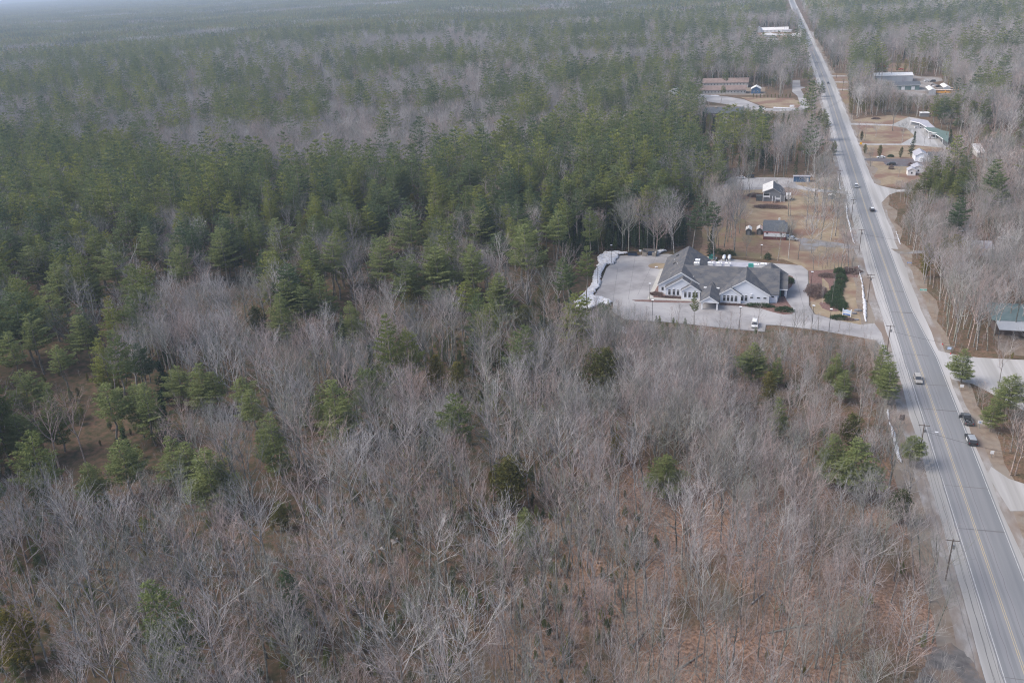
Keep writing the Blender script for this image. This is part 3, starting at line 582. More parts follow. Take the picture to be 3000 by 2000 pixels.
def stuff(name, X, Y, Z, rot, scl, idx, coll, label):
    me = bpy.data.meshes.new(name); n = len(X); me.vertices.add(n); me.vertices.foreach_set('co', np.stack([X, Y, Z], 1).astype(np.float32).ravel())
    tl = np.random.default_rng(n).normal(size=n)*(.05 if 'horizon' not in name else 0)
    for nm, tp, v in (('rot', 'FLOAT', rot), ('tilt', 'FLOAT', tl), ('scl', 'FLOAT', scl), ('idx', 'INT', idx)):
        a = me.attributes.new(nm, tp, 'POINT'); a.data.foreach_set('value', np.asarray(v, np.float32 if tp == 'FLOAT' else np.int32))
    o = bpy.data.objects.new(name, me); COL.objects.link(o); tag(o, label, kind='stuff')
    g = bpy.data.node_groups.new(name, 'GeometryNodeTree'); g.interface.new_socket('Geometry', in_out='INPUT', socket_type='NodeSocketGeometry'); g.interface.new_socket('Geometry', in_out='OUTPUT', socket_type='NodeSocketGeometry')
    N = g.nodes; L = g.links; gi = N.new('NodeGroupInput'); go = N.new('NodeGroupOutput'); m2p = N.new('GeometryNodeMeshToPoints'); iop = N.new('GeometryNodeInstanceOnPoints')
    ci = N.new('GeometryNodeCollectionInfo'); ci.inputs['Collection'].default_value = coll; ci.inputs['Separate Children'].default_value = True; ci.inputs['Reset Children'].default_value = True
    def na(nm, dt): q = N.new('GeometryNodeInputNamedAttribute'); q.data_type = dt; q.inputs['Name'].default_value = nm; return q.outputs['Attribute']
    cb = N.new('ShaderNodeCombineXYZ'); L.new(na('rot', 'FLOAT'), cb.inputs['Z']); L.new(na('tilt', 'FLOAT'), cb.inputs['X'])
    L.new(gi.outputs[0], m2p.inputs['Mesh']); L.new(m2p.outputs[0], iop.inputs['Points']); L.new(ci.outputs[0], iop.inputs['Instance']); iop.inputs['Pick Instance'].default_value = True
    L.new(na('idx', 'INT'), iop.inputs['Instance Index']); L.new(cb.outputs[0], iop.inputs['Rotation']); L.new(na('scl', 'FLOAT'), iop.inputs['Scale']); L.new(iop.outputs[0], go.inputs[0])
    md = o.modifiers.new('instances', 'NODES'); md.node_group = g
    return o

YARDQ = CLEAR[0:2]
# hand placed trees: (kind, ground x, ground y, height, crown scale, variant, note)
HAND = []
def hv(kind, x, y, h, var=None, sx=1., crop='v'):         # by crown tip in the photo
    X, Y = P(crop, x, y, h*1.08); HAND.append((kind, X, Y, h*1.08, sx*1.42, var)) if kind != 'pine' else HAND.append(('pinelight', X, Y, h*1.08, sx*1.42, var))
def hb(kind, crop, x, yb, yt, var=None, sx=1.):           # by foot and top in the photo
    X, Y = P(crop, x, yb); HAND.append((kind, X, Y, up(crop, x, yb, yt), sx, var))
for a in [('pine', 465, 1030, 17, 4, 1.2), ('pine', 385, 1000, 15, 4), ('pine', 270, 1010, 15, 2), ('pine', 195, 1062, 12, 4), ('pine', 618, 945, 19, 4, .8), ('pine', 757, 870, 20, 4, 1.05), ('pine', 572, 892, 15, 1), ('pine', 545, 868, 15, 3), ('pine', 238, 880, 18, 1, 1.1), ('pine', 322, 878, 18, 4, .95), ('spruce', 362, 825, 14, 0), ('pine', 455, 832, 16, 4), ('pine', 42, 850, 16, 2), ('pine', 125, 795, 17, 3), ('pine', 180, 720, 18, 0), ('pine', 100, 655, 20, 2),
          ('pine', 640, 672, 18, 4, .95), ('pine', 728, 625, 19, 4), ('pine', 652, 640, 19, 2), ('pine', 800, 690, 16, 4, .85), ('pine', 980, 655, 12, 3), ('cedar', 940, 662, 11, 0), ('pine', 1145, 625, 19, 4, 1.05), ('cedar', 1205, 700, 9, 1, 1.3), ('cedar', 590, 700, 12, 1), ('cedar', 1388, 803, 16, 1, 1.25), ('cedar', 1418, 998, 8, 0), ('pine', 1532, 1045, 11, 4, 1.35), ('cedar', 1172, 1055, 13, 1, 1.2), ('pine', 1205, 1165, 11, 4, .8), ('pine', 1732, 785, 13, 4, .95), ('pine', 1716, 805, 11, 3), ('pine', 1790, 820, 9, 4, .8), ('cedar', 1775, 850, 9, 0), ('pine', 1925, 810, 11, 4, .8), ('pine', 1945, 850, 9, 4), ('pine', 1915, 995, 13, 4, 1.05), ('pine', 1975, 1005, 14, 4, 1.35), ('cedar', 2070, 1125, 8, 1), ('pine', 2030, 790, 14, 4, .8), ('pine', 2052, 830, 12, 4), ('pine', 2220, 800, 10, 4, 1.1), ('cedar', 5, 1405, 13, 1, 1.1), ('cedar', 1045, 825, 12, 0), ('cedar', 1000, 815, 12, 0), ('spruce', 1310, 665, 8, 0), ('pine', 1790, 910, 12, 4, .7), ('cedar', 640, 1150, 7, 1), ('cedar', 1965, 950, 10, 1), ('pine', 2100, 1000, 8, 2), ('pine', 15, 760, 19, 1), ('pine', 60, 560, 22, 0), ('pine', 420, 1010, 15, 0, .9), ('pine', 505, 1060, 13, 4, .8), ('pine', 600, 960, 14, 2, .7), ('pine', 735, 880, 15, 4, .7), ('pine', 790, 905, 13, 4, .6), ('pine', 300, 880, 16, 0, .9), ('pine', 405, 840, 14, 2), ('pine', 485, 850, 14, 0, .9), ('pine', 60, 720, 20, 1), ('pine', 30, 950, 15, 2), ('pine', 690, 655, 17, 0), ('pine', 1000, 560, 24, 0, 1.1), ('pine', 1080, 560, 24, 1), ('pine', 1205, 515, 28, 1, 1.1), ('pine', 870, 540, 24, 0), ('pine', 630, 500, 24, 2), ('pine', 500, 520, 24, 0), ('pine', 410, 560, 22, 1), ('pine', 250, 560, 22, 2), ('pine', 120, 600, 22, 0), ('pine', 330, 520, 22, 1), ('pine', 760, 540, 24, 1), ('pine', 940, 480, 24, 2), ('pine', 1280, 480, 26, 3), ('pine', 1100, 470, 24, 0), ('pine', 1400, 480, 26, 3), ('pine', 2330, 860, 12, 2), ('pine', 2290, 905, 10, 4, .8)]:
    hv(a[0], a[1], a[2], a[3], a[4], a[5] if len(a) > 5 else 1.)
hb('pine', 'a', 215, 835, 232, 3, .95); hb('pine', 'a', 1130, 935, 620, 1, .55)
for x, yb, yt in [(690, 1040, 300), (600, 1130, 420), (540, 900, 250), (760, 830, 180)]: pass
for x, yb, yt, v in [(470, 1290, 640, 1), (560, 1090, 560, 3), (750, 1090, 420, 3), (890, 830, 240, 3), (270, 1010, 430, 1), (950, 720, 150, 3), (420, 1010, 700, 3)]:
    X, Y = at(1560+x/6.535*1., 600+yb/6.535); HAND.append(('pine', X, Y, 27, .9, v))
for x, yb, yt, k, v in [(1045, 1015, 715, 'spruce', 0), (1530, 1000, 690, 'spruce', 1), (1700, 1150, 905, 'spruce', 0), (1840, 1030, 940, 'spruce', 1), (930, 1030, 900, 'cedar', 0), (690, 1020, 880, 'cedar', 1), (520, 980, 870, 'cedar', 1), (480, 830, 720, 'cedar', 0), (1310, 650, 300, 'pine', 2), (1400, 700, 310, 'pine', 0), (1500, 690, 290, 'pine', 2), (1440, 640, 330, 'pine', 1), (1720, 640, 360, 'pine', 0), (1870, 720, 350, 'pine', 2), (1930, 690, 440, 'pine', 4), (1890, 900, 640, 'pine', 4), (2040, 880, 690, 'pine', 4), (2210, 920, 740, 'pine', 4), (2290, 420, 240, 'pine', 2), (2330, 640, 400, 'pine', 4), (2300, 720, 480, 'pine', 2), (2290, 900, 600, 'pine', 4), (1590, 800, 570, 'pine', 3), (1640, 260, 80, 'spruce', 0), (1250, 1500, 990, 'pine', 4), (1430, 1480, 1010, 'pine', 4), (1200, 1540, 1130, 'pine', 2), (1400, 1560, 1130, 'pine', 4), (1560, 1560, 1150, 'pine', 2), (1680, 1480, 1040, 'pine', 4), (1300, 1600, 1230, 'pine', 4), (1500, 1640, 1280, 'pine', 4), (1650, 1640, 1250, 'pine', 2), (1620, 1420, 1000, 'pine', 4),
                     (40, 830, 470, 'pine', 4), (165, 1000, 830, 'pine', 4), (20, 330, 140, 'pine', 4)]:
    hb(k, 'd', x, yb, yt, v, 1.15 if k == 'pine' else 1.)
for x, yb, yt, k, v in [(890, 385, 90, 'pine', 3), (830, 480, 270, 'pine', 3), (185, 860, 570, 'spruce', 0), (410, 860, 565, 'spruce', 1), (540, 870, 600, 'spruce', 0), (620, 850, 575, 'spruce', 1), (750, 850, 630, 'spruce', 0), (980, 820, 570, 'pine', 3), (1040, 820, 545, 'pine', 1), (1110, 800, 545, 'pine', 3), (1190, 800, 550, 'pine', 1), (1340, 800, 570, 'pine', 1), (1400, 780, 560, 'pine', 3), (1580, 840, 600, 'spruce', 0), (1540, 820, 590, 'spruce', 1), (1780, 740, 530, 'pine', 4), (1850, 760, 560, 'pine', 4), (1960, 740, 540, 'pine', 4), (2030, 740, 590, 'pine', 2), (1880, 410, 200, 'pine', 4), (1930, 440, 240, 'pine', 4), (1840, 250, 50, 'pine', 4), (1790, 240, 80, 'pine', 2), (1600, 300, 120, 'pine', 4), (1140, 180, 30, 'pine', 2), (590, 290, 100, 'pine', 2), (680, 1000, 770, 'pine', 4), (990, 1130, 930, 'cedar', 1), (1730, 1160, 920, 'pine', 3), (2130, 1040, 910, 'pine', 4), (1990, 1200, 1070, 'pine', 4), (650, 250, 130, 'pine', 1), (1390, 330, 170, 'pine', 1), (1450, 330, 160, 'pine', 3)]:
    hb(k, 'c', x, yb, yt, v)
for x in range(1200, 1660, 42): hb('cedar', 'c', x, 420, 365+(x*7) % 20, x % 2, .8)
for x, yb, yt, s_ in [(290, 890, 250, .6), (320, 700, 300, .5), (410, 960, 330, .4), (475, 960, 340, .5), (592, 1010, 300, .5), (650, 800, 420, .4), (560, 850, 360, .4), (720, 740, 500, .6), (1215, 600, 190, .8), (1235, 605, 230, .8), (1525, 550, 150, 1.3), (1480, 1030, 620, .8), (1750, 830, 320, 1.), (1700, 880, 420, .8), (1215, 1090, 640, .6), (1090, 1115, 720, .4), (1325, 1100, 800, .6), (1860, 1180, 780, .6), (1700, 1130, 880, .4), (85, 770, 560, .9), (430, 690, 300, .5), (530, 840, 420, .4), (360, 960, 420, .5), (1630, 1080, 900, .5), (1940, 1220, 950, .6), (730, 1060, 830, .4), (1240, 830, 640, .9), (1550, 1000, 830, .6), (1900, 1180, 800, .5)]:
    hb('yard', 'b', x, yb, yt, None, max(.85, s_*1.25))
for x, yb, yt, s_ in [(840, 720, 400, .9), (650, 790, 640, 1.3), (590, 1130, 930, .7), (1200, 900, 730, .8), (1270, 890, 760, .5), (910, 1250, 1130, 1.3), (440, 800, 600, 1.), (520, 840, 620, 1.), (950, 860, 640, .9), (1650, 760, 480, .5), (1370, 900, 800, .6), (1750, 880, 700, .6), (1640, 990, 800, .8), (1840, 960, 740, .8), (1040, 790, 690, 1.)]:
    hb('yard', 'd', x, yb, yt, None, s_*1.1)
hb('yard', 'a', 785, 285, -25, 0, 1.5); hb('yard', 'a', 805, 290, 0, 2, 1.4); hb('pine', 'b', 425, 540, -20, 3, 1.1); hb('pine', 'b', 60, 560, 130, 4, 1.1); hb('pine', 'b', 130, 520, 160, 2, 1.)
for x, yb in ((1640, 1200), (1690, 1230), (1740, 1210), (1600, 1210), (1790, 1250), (1850, 1240), (1900, 1260), (1960, 1250), (1560, 1180), (1660, 1170), (1820, 1200), (1500, 1215)): hb('sapling', 'b', x, yb, yb-170-(x*13) % 90, None, 1.1)
for x, yb, yt in [(460, 960, 720), (500, 975, 700), (610, 900, 740), (622, 905, 760), (725, 925, 760), (740, 930, 780), (930, 905, 760), (990, 960, 720), (1120, 960, 820), (1240, 960, 810), (1345, 980, 800), (1440, 990, 790), (1500, 985, 800), (1668, 1040, 745), (1985, 1010, 740), (2075, 1000, 760), (2140, 1000, 740), (2195, 985, 830), (1860, 1000, 850)]:
    hb('sapling', 'a', x, yb, yt, None, .8)
for x, yb, yt in [(1620, 210, 60), (1750, 190, 60), (2020, 240, 120), (1930, 210, 100), (1540, 300, 10)]: hb('sapling', 'i', x, yb, yt, None, .9)
hb('birch', 'k', 520, 865, 190, 5, .28); hb('birch', 'k', 305, 870, 340, 5, .45); hb('birch', 'k', 290, 865, 540, 3, .3)
hb('bare', 'f', 1205, 690, 290, 0, .8); hb('birch', 'v', 1040, 890, 815, 7, .8)

rgy = random.Random(23); HB = [px('o', 300, 250)+px('o', 1800, 1420), px('q', 140, 330)+px('q', 2060, 1260), px('b', 1180, 110)+px('b', 1480, 250)]
HAND = [t for t in HAND if not (t[0] in ('pine', 'pinelight', 'cedar', 'spruce') and t[4] > .6 and inpoly(np.array([t[1]]), np.array([t[2]]), LOT)[0])]
ny = 0
for _ in range(900):
    X, Y = rgy.uniform(-21, 35.5), rgy.uniform(353, 478); h = rgy.uniform(9, 21)
    if ny >= 44: break
    if rgy.random() < .5 and X > 8: continue
    if min((X-a[1])**2+(Y-a[2])**2 for a in HAND) < 16: continue
    bad = inpoly([X], [Y], CLEAR[-1])[0] if False else False
    for q in CLEAR:
        if q is not YARDQ[0] and q is not YARDQ[1] and inpoly(np.array([X]), np.array([Y]), q)[0]: bad = True
    for t_ in (0, .35, .6, .9):
        a_, b_, _d = proj(X, Y, h*t_)
        for q in HB:
            if q[0]-14 < a_ < q[2]+14 and q[1]-10 < b_ < q[3]: bad = True
    if bad: continue
    HAND.append(('yard', X, Y, h, .85, None)); ny += 1
TREES = []      # (kind, X, Y, h, wide, variant, rot, hand)
for k, X, Y, h, sx, v in HAND: TREES.append([k, X, Y, h, sx, v, None, 1])
hx = np.array([t[1] for t in TREES]); hy = np.array([t[2] for t in TREES])
def pick(X, Y, rng):
    f = cfrac(X, Y); r = rng.random(len(X)); con = r < f
    sp = fbm(X, Y, 60., 21)+rng.uniform(-.2, .2, len(X)); k = np.where(~con, 0, np.where(sp > np.where(Y > 430, .54, .62), 3, np.where(sp < .36, 2, 1)))
    inb = inpoly(X, Y, PINEBAND); k = np.where(con & inb & (rng.random(len(X)) < .75), 1, k)
    h = np.where(k == 0, rng.uniform(15, 22, len(X)), np.where(k == 1, rng.uniform(18, 29, len(X)), rng.uniform(10, 17, len(X))))
    h = np.where((k == 0) & (X > -5) & (X < 45) & (Y > 185) & (Y < 280), h*.58, h); h = np.where((k == 0) & (X > 20) & (X < 45) & (Y <= 185), h*.8, h)
    h = np.where((k == 0) & (X > -30) & (X < 0) & (Y > 215) & (Y < 280), h*.8, h); h = np.where((k == 0) & (X > 60) & (Y < 420), h*.85, h)
    return k, h
near = []
for d0, d1, sp, sd_ in [(0, 430, 4.4, 1), (0, 430, 5.8, 51), (0, 430, 2.7, 61)]:
    X, Y, rng = grid(d0, d1, sp, sd_)
    f = cfrac(X, Y); thin = (sd_ != 1) | (rng.random(len(X)) < np.where(f > .5, .25, np.where(X > 58, 1.2, np.where(X > -38, np.where(Y < 215, .9, .8), .66)))); X = X[thin]; Y = Y[thin]
    if sd_ == 51: q_ = (X > -45) & (X < 44) & (Y > 165) & (Y < 285); X = X[q_]; Y = Y[q_]
    if sd_ == 61: q_ = inpoly(X, Y, DARK); X = X[q_]; Y = Y[q_]
    if not len(X): continue
    k, h = pick(X, Y, rng)
    dk = inpoly(X, Y, DARK); k = np.where(dk & (rng.random(len(X)) < .8), 4, k); h = np.where(k == 4, rng.uniform(6, 12, len(X)), h)
    h = fit_height(X, Y, h); sap = (k == 0) & (h < 10.5); ok = h > 2.2
    if len(hx):
        dd = np.min((X[:, None]-hx[None])**2+(Y[:, None]-hy[None])**2, 1); ok &= dd > 6
    for i in np.where(ok)[0]:
        kk = 'sapling' if sap[i] else ['bare', 'pine', 'spruce', 'cedar', 'spruce'][k[i]]
        if kk in ('pine', 'cedar', 'spruce') and h[i] < 8 and not dk[i]: kk = 'sapling'
        if kk == 'bare' and Y[i] < 215 and X[i] > -38: h[i] = min(h[i], 18.5)
        near.append([kk, X[i], Y[i], h[i], (.72 if kk == 'bare' and Y[i] < 215 and X[i] > -38 else 1.)*rng.uniform(.75, 1.2)*(1.3 if kk == 'pine' else 1.), None, None, 0])
# nothing hides the evergreens that stand out in the photo
BLOCK = []
for t in TREES:
    if t[0] in ('pine', 'pinelight', 'cedar', 'spruce') and t[2] < 900:
        a_, b_, d_ = proj(t[1], t[2], t[3]*.66); BLOCK.append((float(a_), float(b_), FPX*t[3]*.19*t[4]/float(d_), FPX*t[3]*.38/float(d_), float(d_)))
def hides(t):
    a_, b_, d_ = proj(t[1], t[2], t[3]*.7); rw = FPX*3.5/d_
    for q in BLOCK:
        if d_ < q[4]-1 and ((a_-q[0])/(q[2]+rw*.6))**2+((b_-q[1])/(q[3]+rw*.8))**2 < 1: return True
    return False
near = [t for t in near if not hides(t)]; NHOLD = hides
# the ones that show largest become single trees, the rest is woodland
def shown(t):
    x, y, d = proj(t[1], t[2], t[3]*.75); return -20 < float(x) < 3020 and 0 < float(y) < 2010, float(x), float(y), float(d)
cand = []
for t in near:
    s = shown(t)
    if s[0]: cand.append((s[3]/t[3], t))
cand.sort(key=lambda a: a[0])
nb = {'bare': 0, 'conifer': 0, 'sapling': 0}; chosen = set()
for t in TREES:
    kk = 'bare' if t[0] in ('bare', 'birch', 'yard') else 'sapling' if t[0] == 'sapling' else 'conifer'; nb[kk] += 1
lim = {'bare': 296, 'conifer': 296, 'sapling': 150}
for s_, t in cand:
    kk = 'bare' if t[0] == 'bare' else 'sapling' if t[0] == 'sapling' else 'conifer'
    if nb[kk] < lim[kk]: nb[kk] += 1; chosen.add(id(t)); TREES.append(t)
NAMEK = {'bare': ('bare_tree', 'bare tree', 'bare trees in the woods'), 'birch': ('birch_tree', 'birch tree', 'birch trees'), 'sapling': ('sapling', 'sapling', 'thin young bare trees'), 'pine': ('pine_tree', 'pine tree', 'pine trees'), 'spruce': ('spruce_tree', 'spruce tree', 'dark spruce trees'), 'cedar': ('cedar_tree', 'cedar tree', 'olive cedar trees')}
DESC = {'bare': ['grey leafless tree', 'tall bare hardwood'], 'birch': ['white barked bare birch'], 'sapling': ['thin bare young tree'], 'pine': ['feathery green pine', 'green pine with layered boughs'], 'spruce': ['dark green narrow spruce'], 'cedar': ['olive brown dense cedar']}
YARD = [bare_tree(500+i, 19., [1.1, .9, 1.2, .8][i], 1.25, [.4, .48, .35, .42][i], tw=1.7) for i in range(4)]
KIND['yard'] = [(T.mesh('bare_tree_trunk', ['bark']), C.mesh('bare_tree_crown', ['twig']), 19.) for T, C in YARD]
NAMEK['yard'] = NAMEK['bare']; DESC['yard'] = ['tall bare yard tree', 'bare grey tree over the lawn']
KIND['bare_far'] = [(T.mesh('bare_tree_trunk', ['bark']), C.mesh('bare_tree_crown', ['twig']), 17.) for T, C in BARE1]
KIND['pinelight'] = []
for tm_, cm_, bh in KIND['pine']:
    a = cm_.copy(); a.materials.clear(); a.materials.append(M['pinelight']); KIND['pinelight'].append((tm_, a, bh))
NAMEK['pinelight'] = NAMEK['pine']; DESC['pinelight'] = ['bright yellow green pine']
BIRCHM = []
for tm_, cm_, bh in KIND['bare']:
    a = tm_.copy(); a.materials.clear(); a.materials.append(M['birch']); BIRCHM.append((a, cm_, bh))
KIND['birch'] = BIRCHM
rt = random.Random(77); seen = set()
_O = 'zero one two three four five six seven eight nine ten eleven twelve thirteen fourteen fifteen sixteen seventeen eighteen nineteen'.split(); _T = 'x x twenty thirty forty fifty sixty seventy eighty ninety'.split()
def words_(n):
    n = max(0, min(99, int(n))); return _O[n] if n < 20 else _T[n//10]+('-'+_O[n % 10] if n % 10 else '')
for t in TREES:
    k, X, Y, h, sx, v = t[:6]; vs = KIND['bare_far'] if k == 'bare' and Y > 330 else KIND[k]; v = rt.randrange(len(vs)) if v is None else v % len(vs); tm_, cm_, bh = vs[v]
    _, ax, ay, _ = shown([k, X, Y, h]); nm, cat, grp = NAMEK[k]
    a_, b_ = round(ax/30), round(ay/20); w0 = DESC[k][0]
    for da, db in [(0, 0), (1, 0), (0, 1), (-1, 0), (0, -1), (1, 1), (-1, -1), (1, -1), (-1, 1), (2, 0), (0, 2), (-2, 0), (0, -2)]:
        ok_ = False
        for w_ in DESC[k]:
            lab = '%s, crown %s percent across and %s percent down the photo' % (w_, words_(a_+da), words_(b_+db))
            if lab not in seen: ok_ = True; break
        if ok_: break
    seen.add(lab)
    e = empty(nm, (X, Y, -.05), rt.random()*6.283, lab, cat, grp); s = h/bh; wv = s**.75*sx if k != 'birch' else s*sx; e.scale = (wv, wv, s); e.rotation_euler = (rt.gauss(0, .045), rt.gauss(0, .045), e.rotation_euler[2]) if k != 'pinelight' else e.rotation_euler
    for pn, me in (('trunk', tm_), ('crown', cm_)):
        o = bpy.data.objects.new(pn, me); COL.objects.link(o); o.parent = e
rest = [t for t in near if id(t) not in chosen]
base = {'bare': (0, 8, 19.), 'sapling': (8, 3, 9.), 'pine': (11, 5, 22.), 'spruce': (16, 2, 16.), 'cedar': (18, 2, 14.)}
rr = random.Random(5)
def put(name, sel, label):
    X = [t[1] for t in sel]; Y = [t[2] for t in sel]; stuff(name, np.array(X), np.array(Y), np.full(len(X), -.05), [rr.random()*6.283 for _ in sel], [t[3]/base[t[0]][2]*(1.18 if t[0] == 'pine' else 1) for t in sel], [base[t[0]][0]+rr.randrange(base[t[0]][1]) for t in sel], LIB['woods_near'], label)
put('bare_woodland', [t for t in rest if t[0] in ('bare', 'sapling')], 'leafless grey hardwood forest around the road')
put('evergreen_woodland', [t for t in rest if t[0] not in ('bare', 'sapling')], 'green pine and spruce forest left of the road')
# understorey brush and small firs
X, Y, rng = grid(0, 300, 2.6, 5); keep = rng.random(len(X)) < .55*smooth(.35, .6, fbm(X, Y, 22., 31))+.12; X = X[keep]; Y = Y[keep]
fl = fit_height(X, Y, np.full(len(X), 3.)); keep = fl > 1; X = X[keep]; Y = Y[keep]
con = rng.random(len(X)) < np.where(X < -20, .85, .06)*smooth(.35, .6, fbm(X, Y, 30., 41))*1.6+.02
idx = np.where(con, np.where(rng.random(len(X)) < .6, 15, 19), 8+(rng.random(len(X))*3).astype(int)); scl = np.where(con, rng.uniform(.12, .27, len(X)), rng.uniform(.2, .5, len(X))); scl = np.where(con & (X > -48), np.minimum(scl, .17), scl)
stuff('understorey_brush', X, Y, np.zeros(len(X)), rng.random(len(X))*6.283, scl, idx, LIB['woods_near'], 'low brush and seedling firs under the bare trees')
# roadside brush
rng = np.random.default_rng(15); n = 2600; Y = 40+rng.random(n)**1.4*1050; sd_ = np.where(rng.random(n) < .6, 1, -1); X = 48.7+np.where(sd_ > 0, 9.2+rng.random(n)**.6*5, -10.2-rng.random(n)**.6*4)
kp = fbm(X, Y, 9., 88) > .38; X = X[kp]; Y = Y[kp]
for q in CLEAR[3:]:
    m_ = ~inpoly(X, Y, q); X = X[m_]; Y = Y[m_]
stuff('roadside_brush', X, Y, np.zeros(len(X)), rng.random(len(X))*6.283, rng.uniform(.07, .26, len(X)), 8+(rng.random(len(X))*3).astype(int), LIB['woods_near'], 'dry twiggy brush along the road verges')
# middle distance
XS = []; 
for d0, d1, sp, sd_ in [(430, 900, 5.3, 2), (900, 1700, 8., 3)]:
    X, Y, rng = grid(d0, d1, sp, sd_); k, h = pick(X, Y, rng); h = fit_height(X, Y, h)
    ok = (h > 3) & ((k == 0) | (rng.random(len(X)) < (.8 if d0 < 800 else 1.)))
    near_h = np.array([np.min((hx-a)**2+(hy-b)**2) for a, b in zip(X, Y)]) if len(X) < 60000 else np.full(len(X), 99.)
    ok &= near_h > 12
    if d0 < 800: ok &= ~np.array([(yy < 900 and hides(['', xx, yy, hh])) for xx, yy, hh in zip(X, Y, h)])
    X = X[ok]; Y = Y[ok]; k = k[ok]; h = h[ok]
    idx = np.where(k == 0, (rng.random(len(X))*5).astype(int), np.where(k == 1, 5+(rng.random(len(X))*3).astype(int), np.where(k == 2, 8, 9)))
    s = h*np.where(k == 1, 1.28, 1.)/np.where(k == 0, 17., np.where(k == 1, 22., np.where(k == 2, 16., 14.)))*(1. if d0 < 800 else 1.12)
    XS.append((X, Y, rng.random(len(X))*6.283, s, idx, k))
for nm, sel, lb in (('distant_bare_woodland', lambda k: k == 0, 'mauve grey leafless forest in the middle distance'), ('distant_evergreen_woodland', lambda k: k > 0, 'evergreen stands in the middle distance')):
    cc = [np.concatenate([a[i][sel(a[5])] for a in XS]) for i in range(5)]
    stuff(nm, cc[0], cc[1], np.zeros(len(cc[0])), cc[2], cc[3], cc[4], LIB['woods_mid'], lb)
# forest to the horizon, in 60 m patches
rng = np.random.default_rng(9); S = 56.; xs = np.arange(-12000, 12000, S); ys = np.arange(0, 14000, S); X, Y = np.meshgrid(xs, ys); X = X.ravel()+rng.uniform(-4, 4, X.size); Y = Y.ravel()+rng.uniform(-4, 4, Y.size)
d = np.hypot(X, Y); ok = (d > 1672) & (d < 14000); X = X[ok]; Y = Y[ok]; ok = view_mask(X, Y, 10., 200); X = X[ok]; Y = Y[ok]; d = np.hypot(X, Y)
cxx = np.interp(Y, [a for a, b in CX], [b for a, b in CX]); ok = (np.abs(X-cxx) > 36)
for q in CLEAR[-8:]: ok &= ~inpoly(X, Y, q)
X = X[ok]; Y = Y[ok]
f = cfrac(X, Y); f = np.clip(f*1.15, 0, 1); i = np.argmin(np.abs(f[:, None]-np.array(FR)[None]), 1)
stuff('forest_to_horizon', X, Y, np.zeros(len(X)), (rng.random(len(X))*4).astype(int)*1.5708, rng.uniform(1.05, 1.2, len(X)), i*2+(rng.random(len(X)) < .5), LIB['woods_far'], 'hazy blue grey forest reaching the horizon')
print('TREES', nb, 'near', len(near), 'mid', sum(len(a[0]) for a in XS), 'patches', len(X))

# ------------------------------------------------------------------ building materials
M['siding'] = mat('blue_grey_siding', (.72, .75, .82), .6, (.76, .79, .85), 1., .25, stretch=(.1, .1, 12))
M['trim'] = mat('white_trim', (.80, .81, .83), .5)
M['shingle'] = mat('grey_shingles', (.066, .070, .082), .9, (.098, .100, .112), 2.2, .35, c3=(.122, .119, .120), scale2=.35, detail=8, stretch=(1, 1, 4))
M['darkroof'] = mat('dark_shingles', (.07, .08, .095), .85, (.11, .12, .135), 1.2, .3, detail=8)
M['glass'] = mat('window_glass', (.05, .055, .065), .12, spec=.6)
M['white_metal'] = mat('white_metal', (.78, .78, .77), .4, spec=.5)
M['shinyroof'] = mat('white_and_glare_metal_roof', (.80, .78, .76), .3, (.62, .60, .58), .6, .6)  # white metal; on the grey house the pale colour stands in for sky glare
M['tealroof'] = mat('faded_teal_roof', (.12, .18, .185), .6, (.17, .225, .23), .5, .4)
M['greenroof'] = mat('green_shingles', (.10, .15, .135), .8, (.13, .18, .165), .8, .3)
M['palepurple'] = mat('pale_grey_roof', (.33, .33, .38), .6, (.4, .4, .44), .5, .4)
M['brownroof'] = mat('red_brown_roof', (.20, .15, .135), .9, (.25, .19, .17), .5, .2)
M['beige'] = mat('beige_clapboard', (.44, .43, .42), .8, (.5, .49, .47), 1., .2)
M['greysiding'] = mat('grey_clapboard', (.20, .21, .23), .8, (.26, .27, .29), 1.2, .2, stretch=(.1, .1, 10))
M['darkwood'] = mat('dark_wood', (.07, .08, .085), .85, (.11, .115, .12), 2., .2)
M['redwall'] = mat('red_brown_wall', (.16, .06, .055), .8, (.20, .08, .07), 1.5, .2)
M['bluewall'] = mat('blue_wall', (.07, .14, .25), .7); M['greenwall'] = mat('green_steel_wall', (.14, .22, .21), .5, (.17, .25, .24), .5)
M['metalwall'] = mat('grey_steel_wall', (.40, .42, .45), .5, (.44, .46, .49), .8, stretch=(8, 8, .2))
M['brown'] = mat('dark_brown_wall', (.11, .085, .08), .8, (.15, .12, .11), 1.)
M['wood'] = mat('weathered_wood', (.20, .18, .16), .9, (.30, .27, .24), 2., .1)
M['pole'] = mat('pole_wood', (.12, .09, .08), .9, (.17, .14, .12), 2., .1)
M['black'] = mat('black_paint', (.015, .016, .018), .35, spec=.5); M['rubber'] = mat('tyre_rubber', (.02, .02, .02), .9)
M['steel'] = mat('grey_steel', (.25, .26, .27), .5, metal=.5); M['teal'] = mat('teal_cabinet', (.05, .28, .25), .5)
M['navy'] = mat('navy_dumpster', (.03, .05, .09), .5); M['tank'] = mat('white_tank', (.74, .77, .82), .3)
M['red'] = mat('red_paint', (.45, .03, .03), .4); M['orange'] = mat('bus_yellow', (.75, .36, .04), .4)
M['signblue'] = mat('sign_blue', (.10, .22, .55), .5); M['signpale'] = mat('sign_pale_blue', (.50, .62, .80), .5); M['signgreen'] = mat('sign_green', (.02, .40, .30), .5); M['signyellow'] = mat('sign_yellow', (.85, .45, .03), .5)
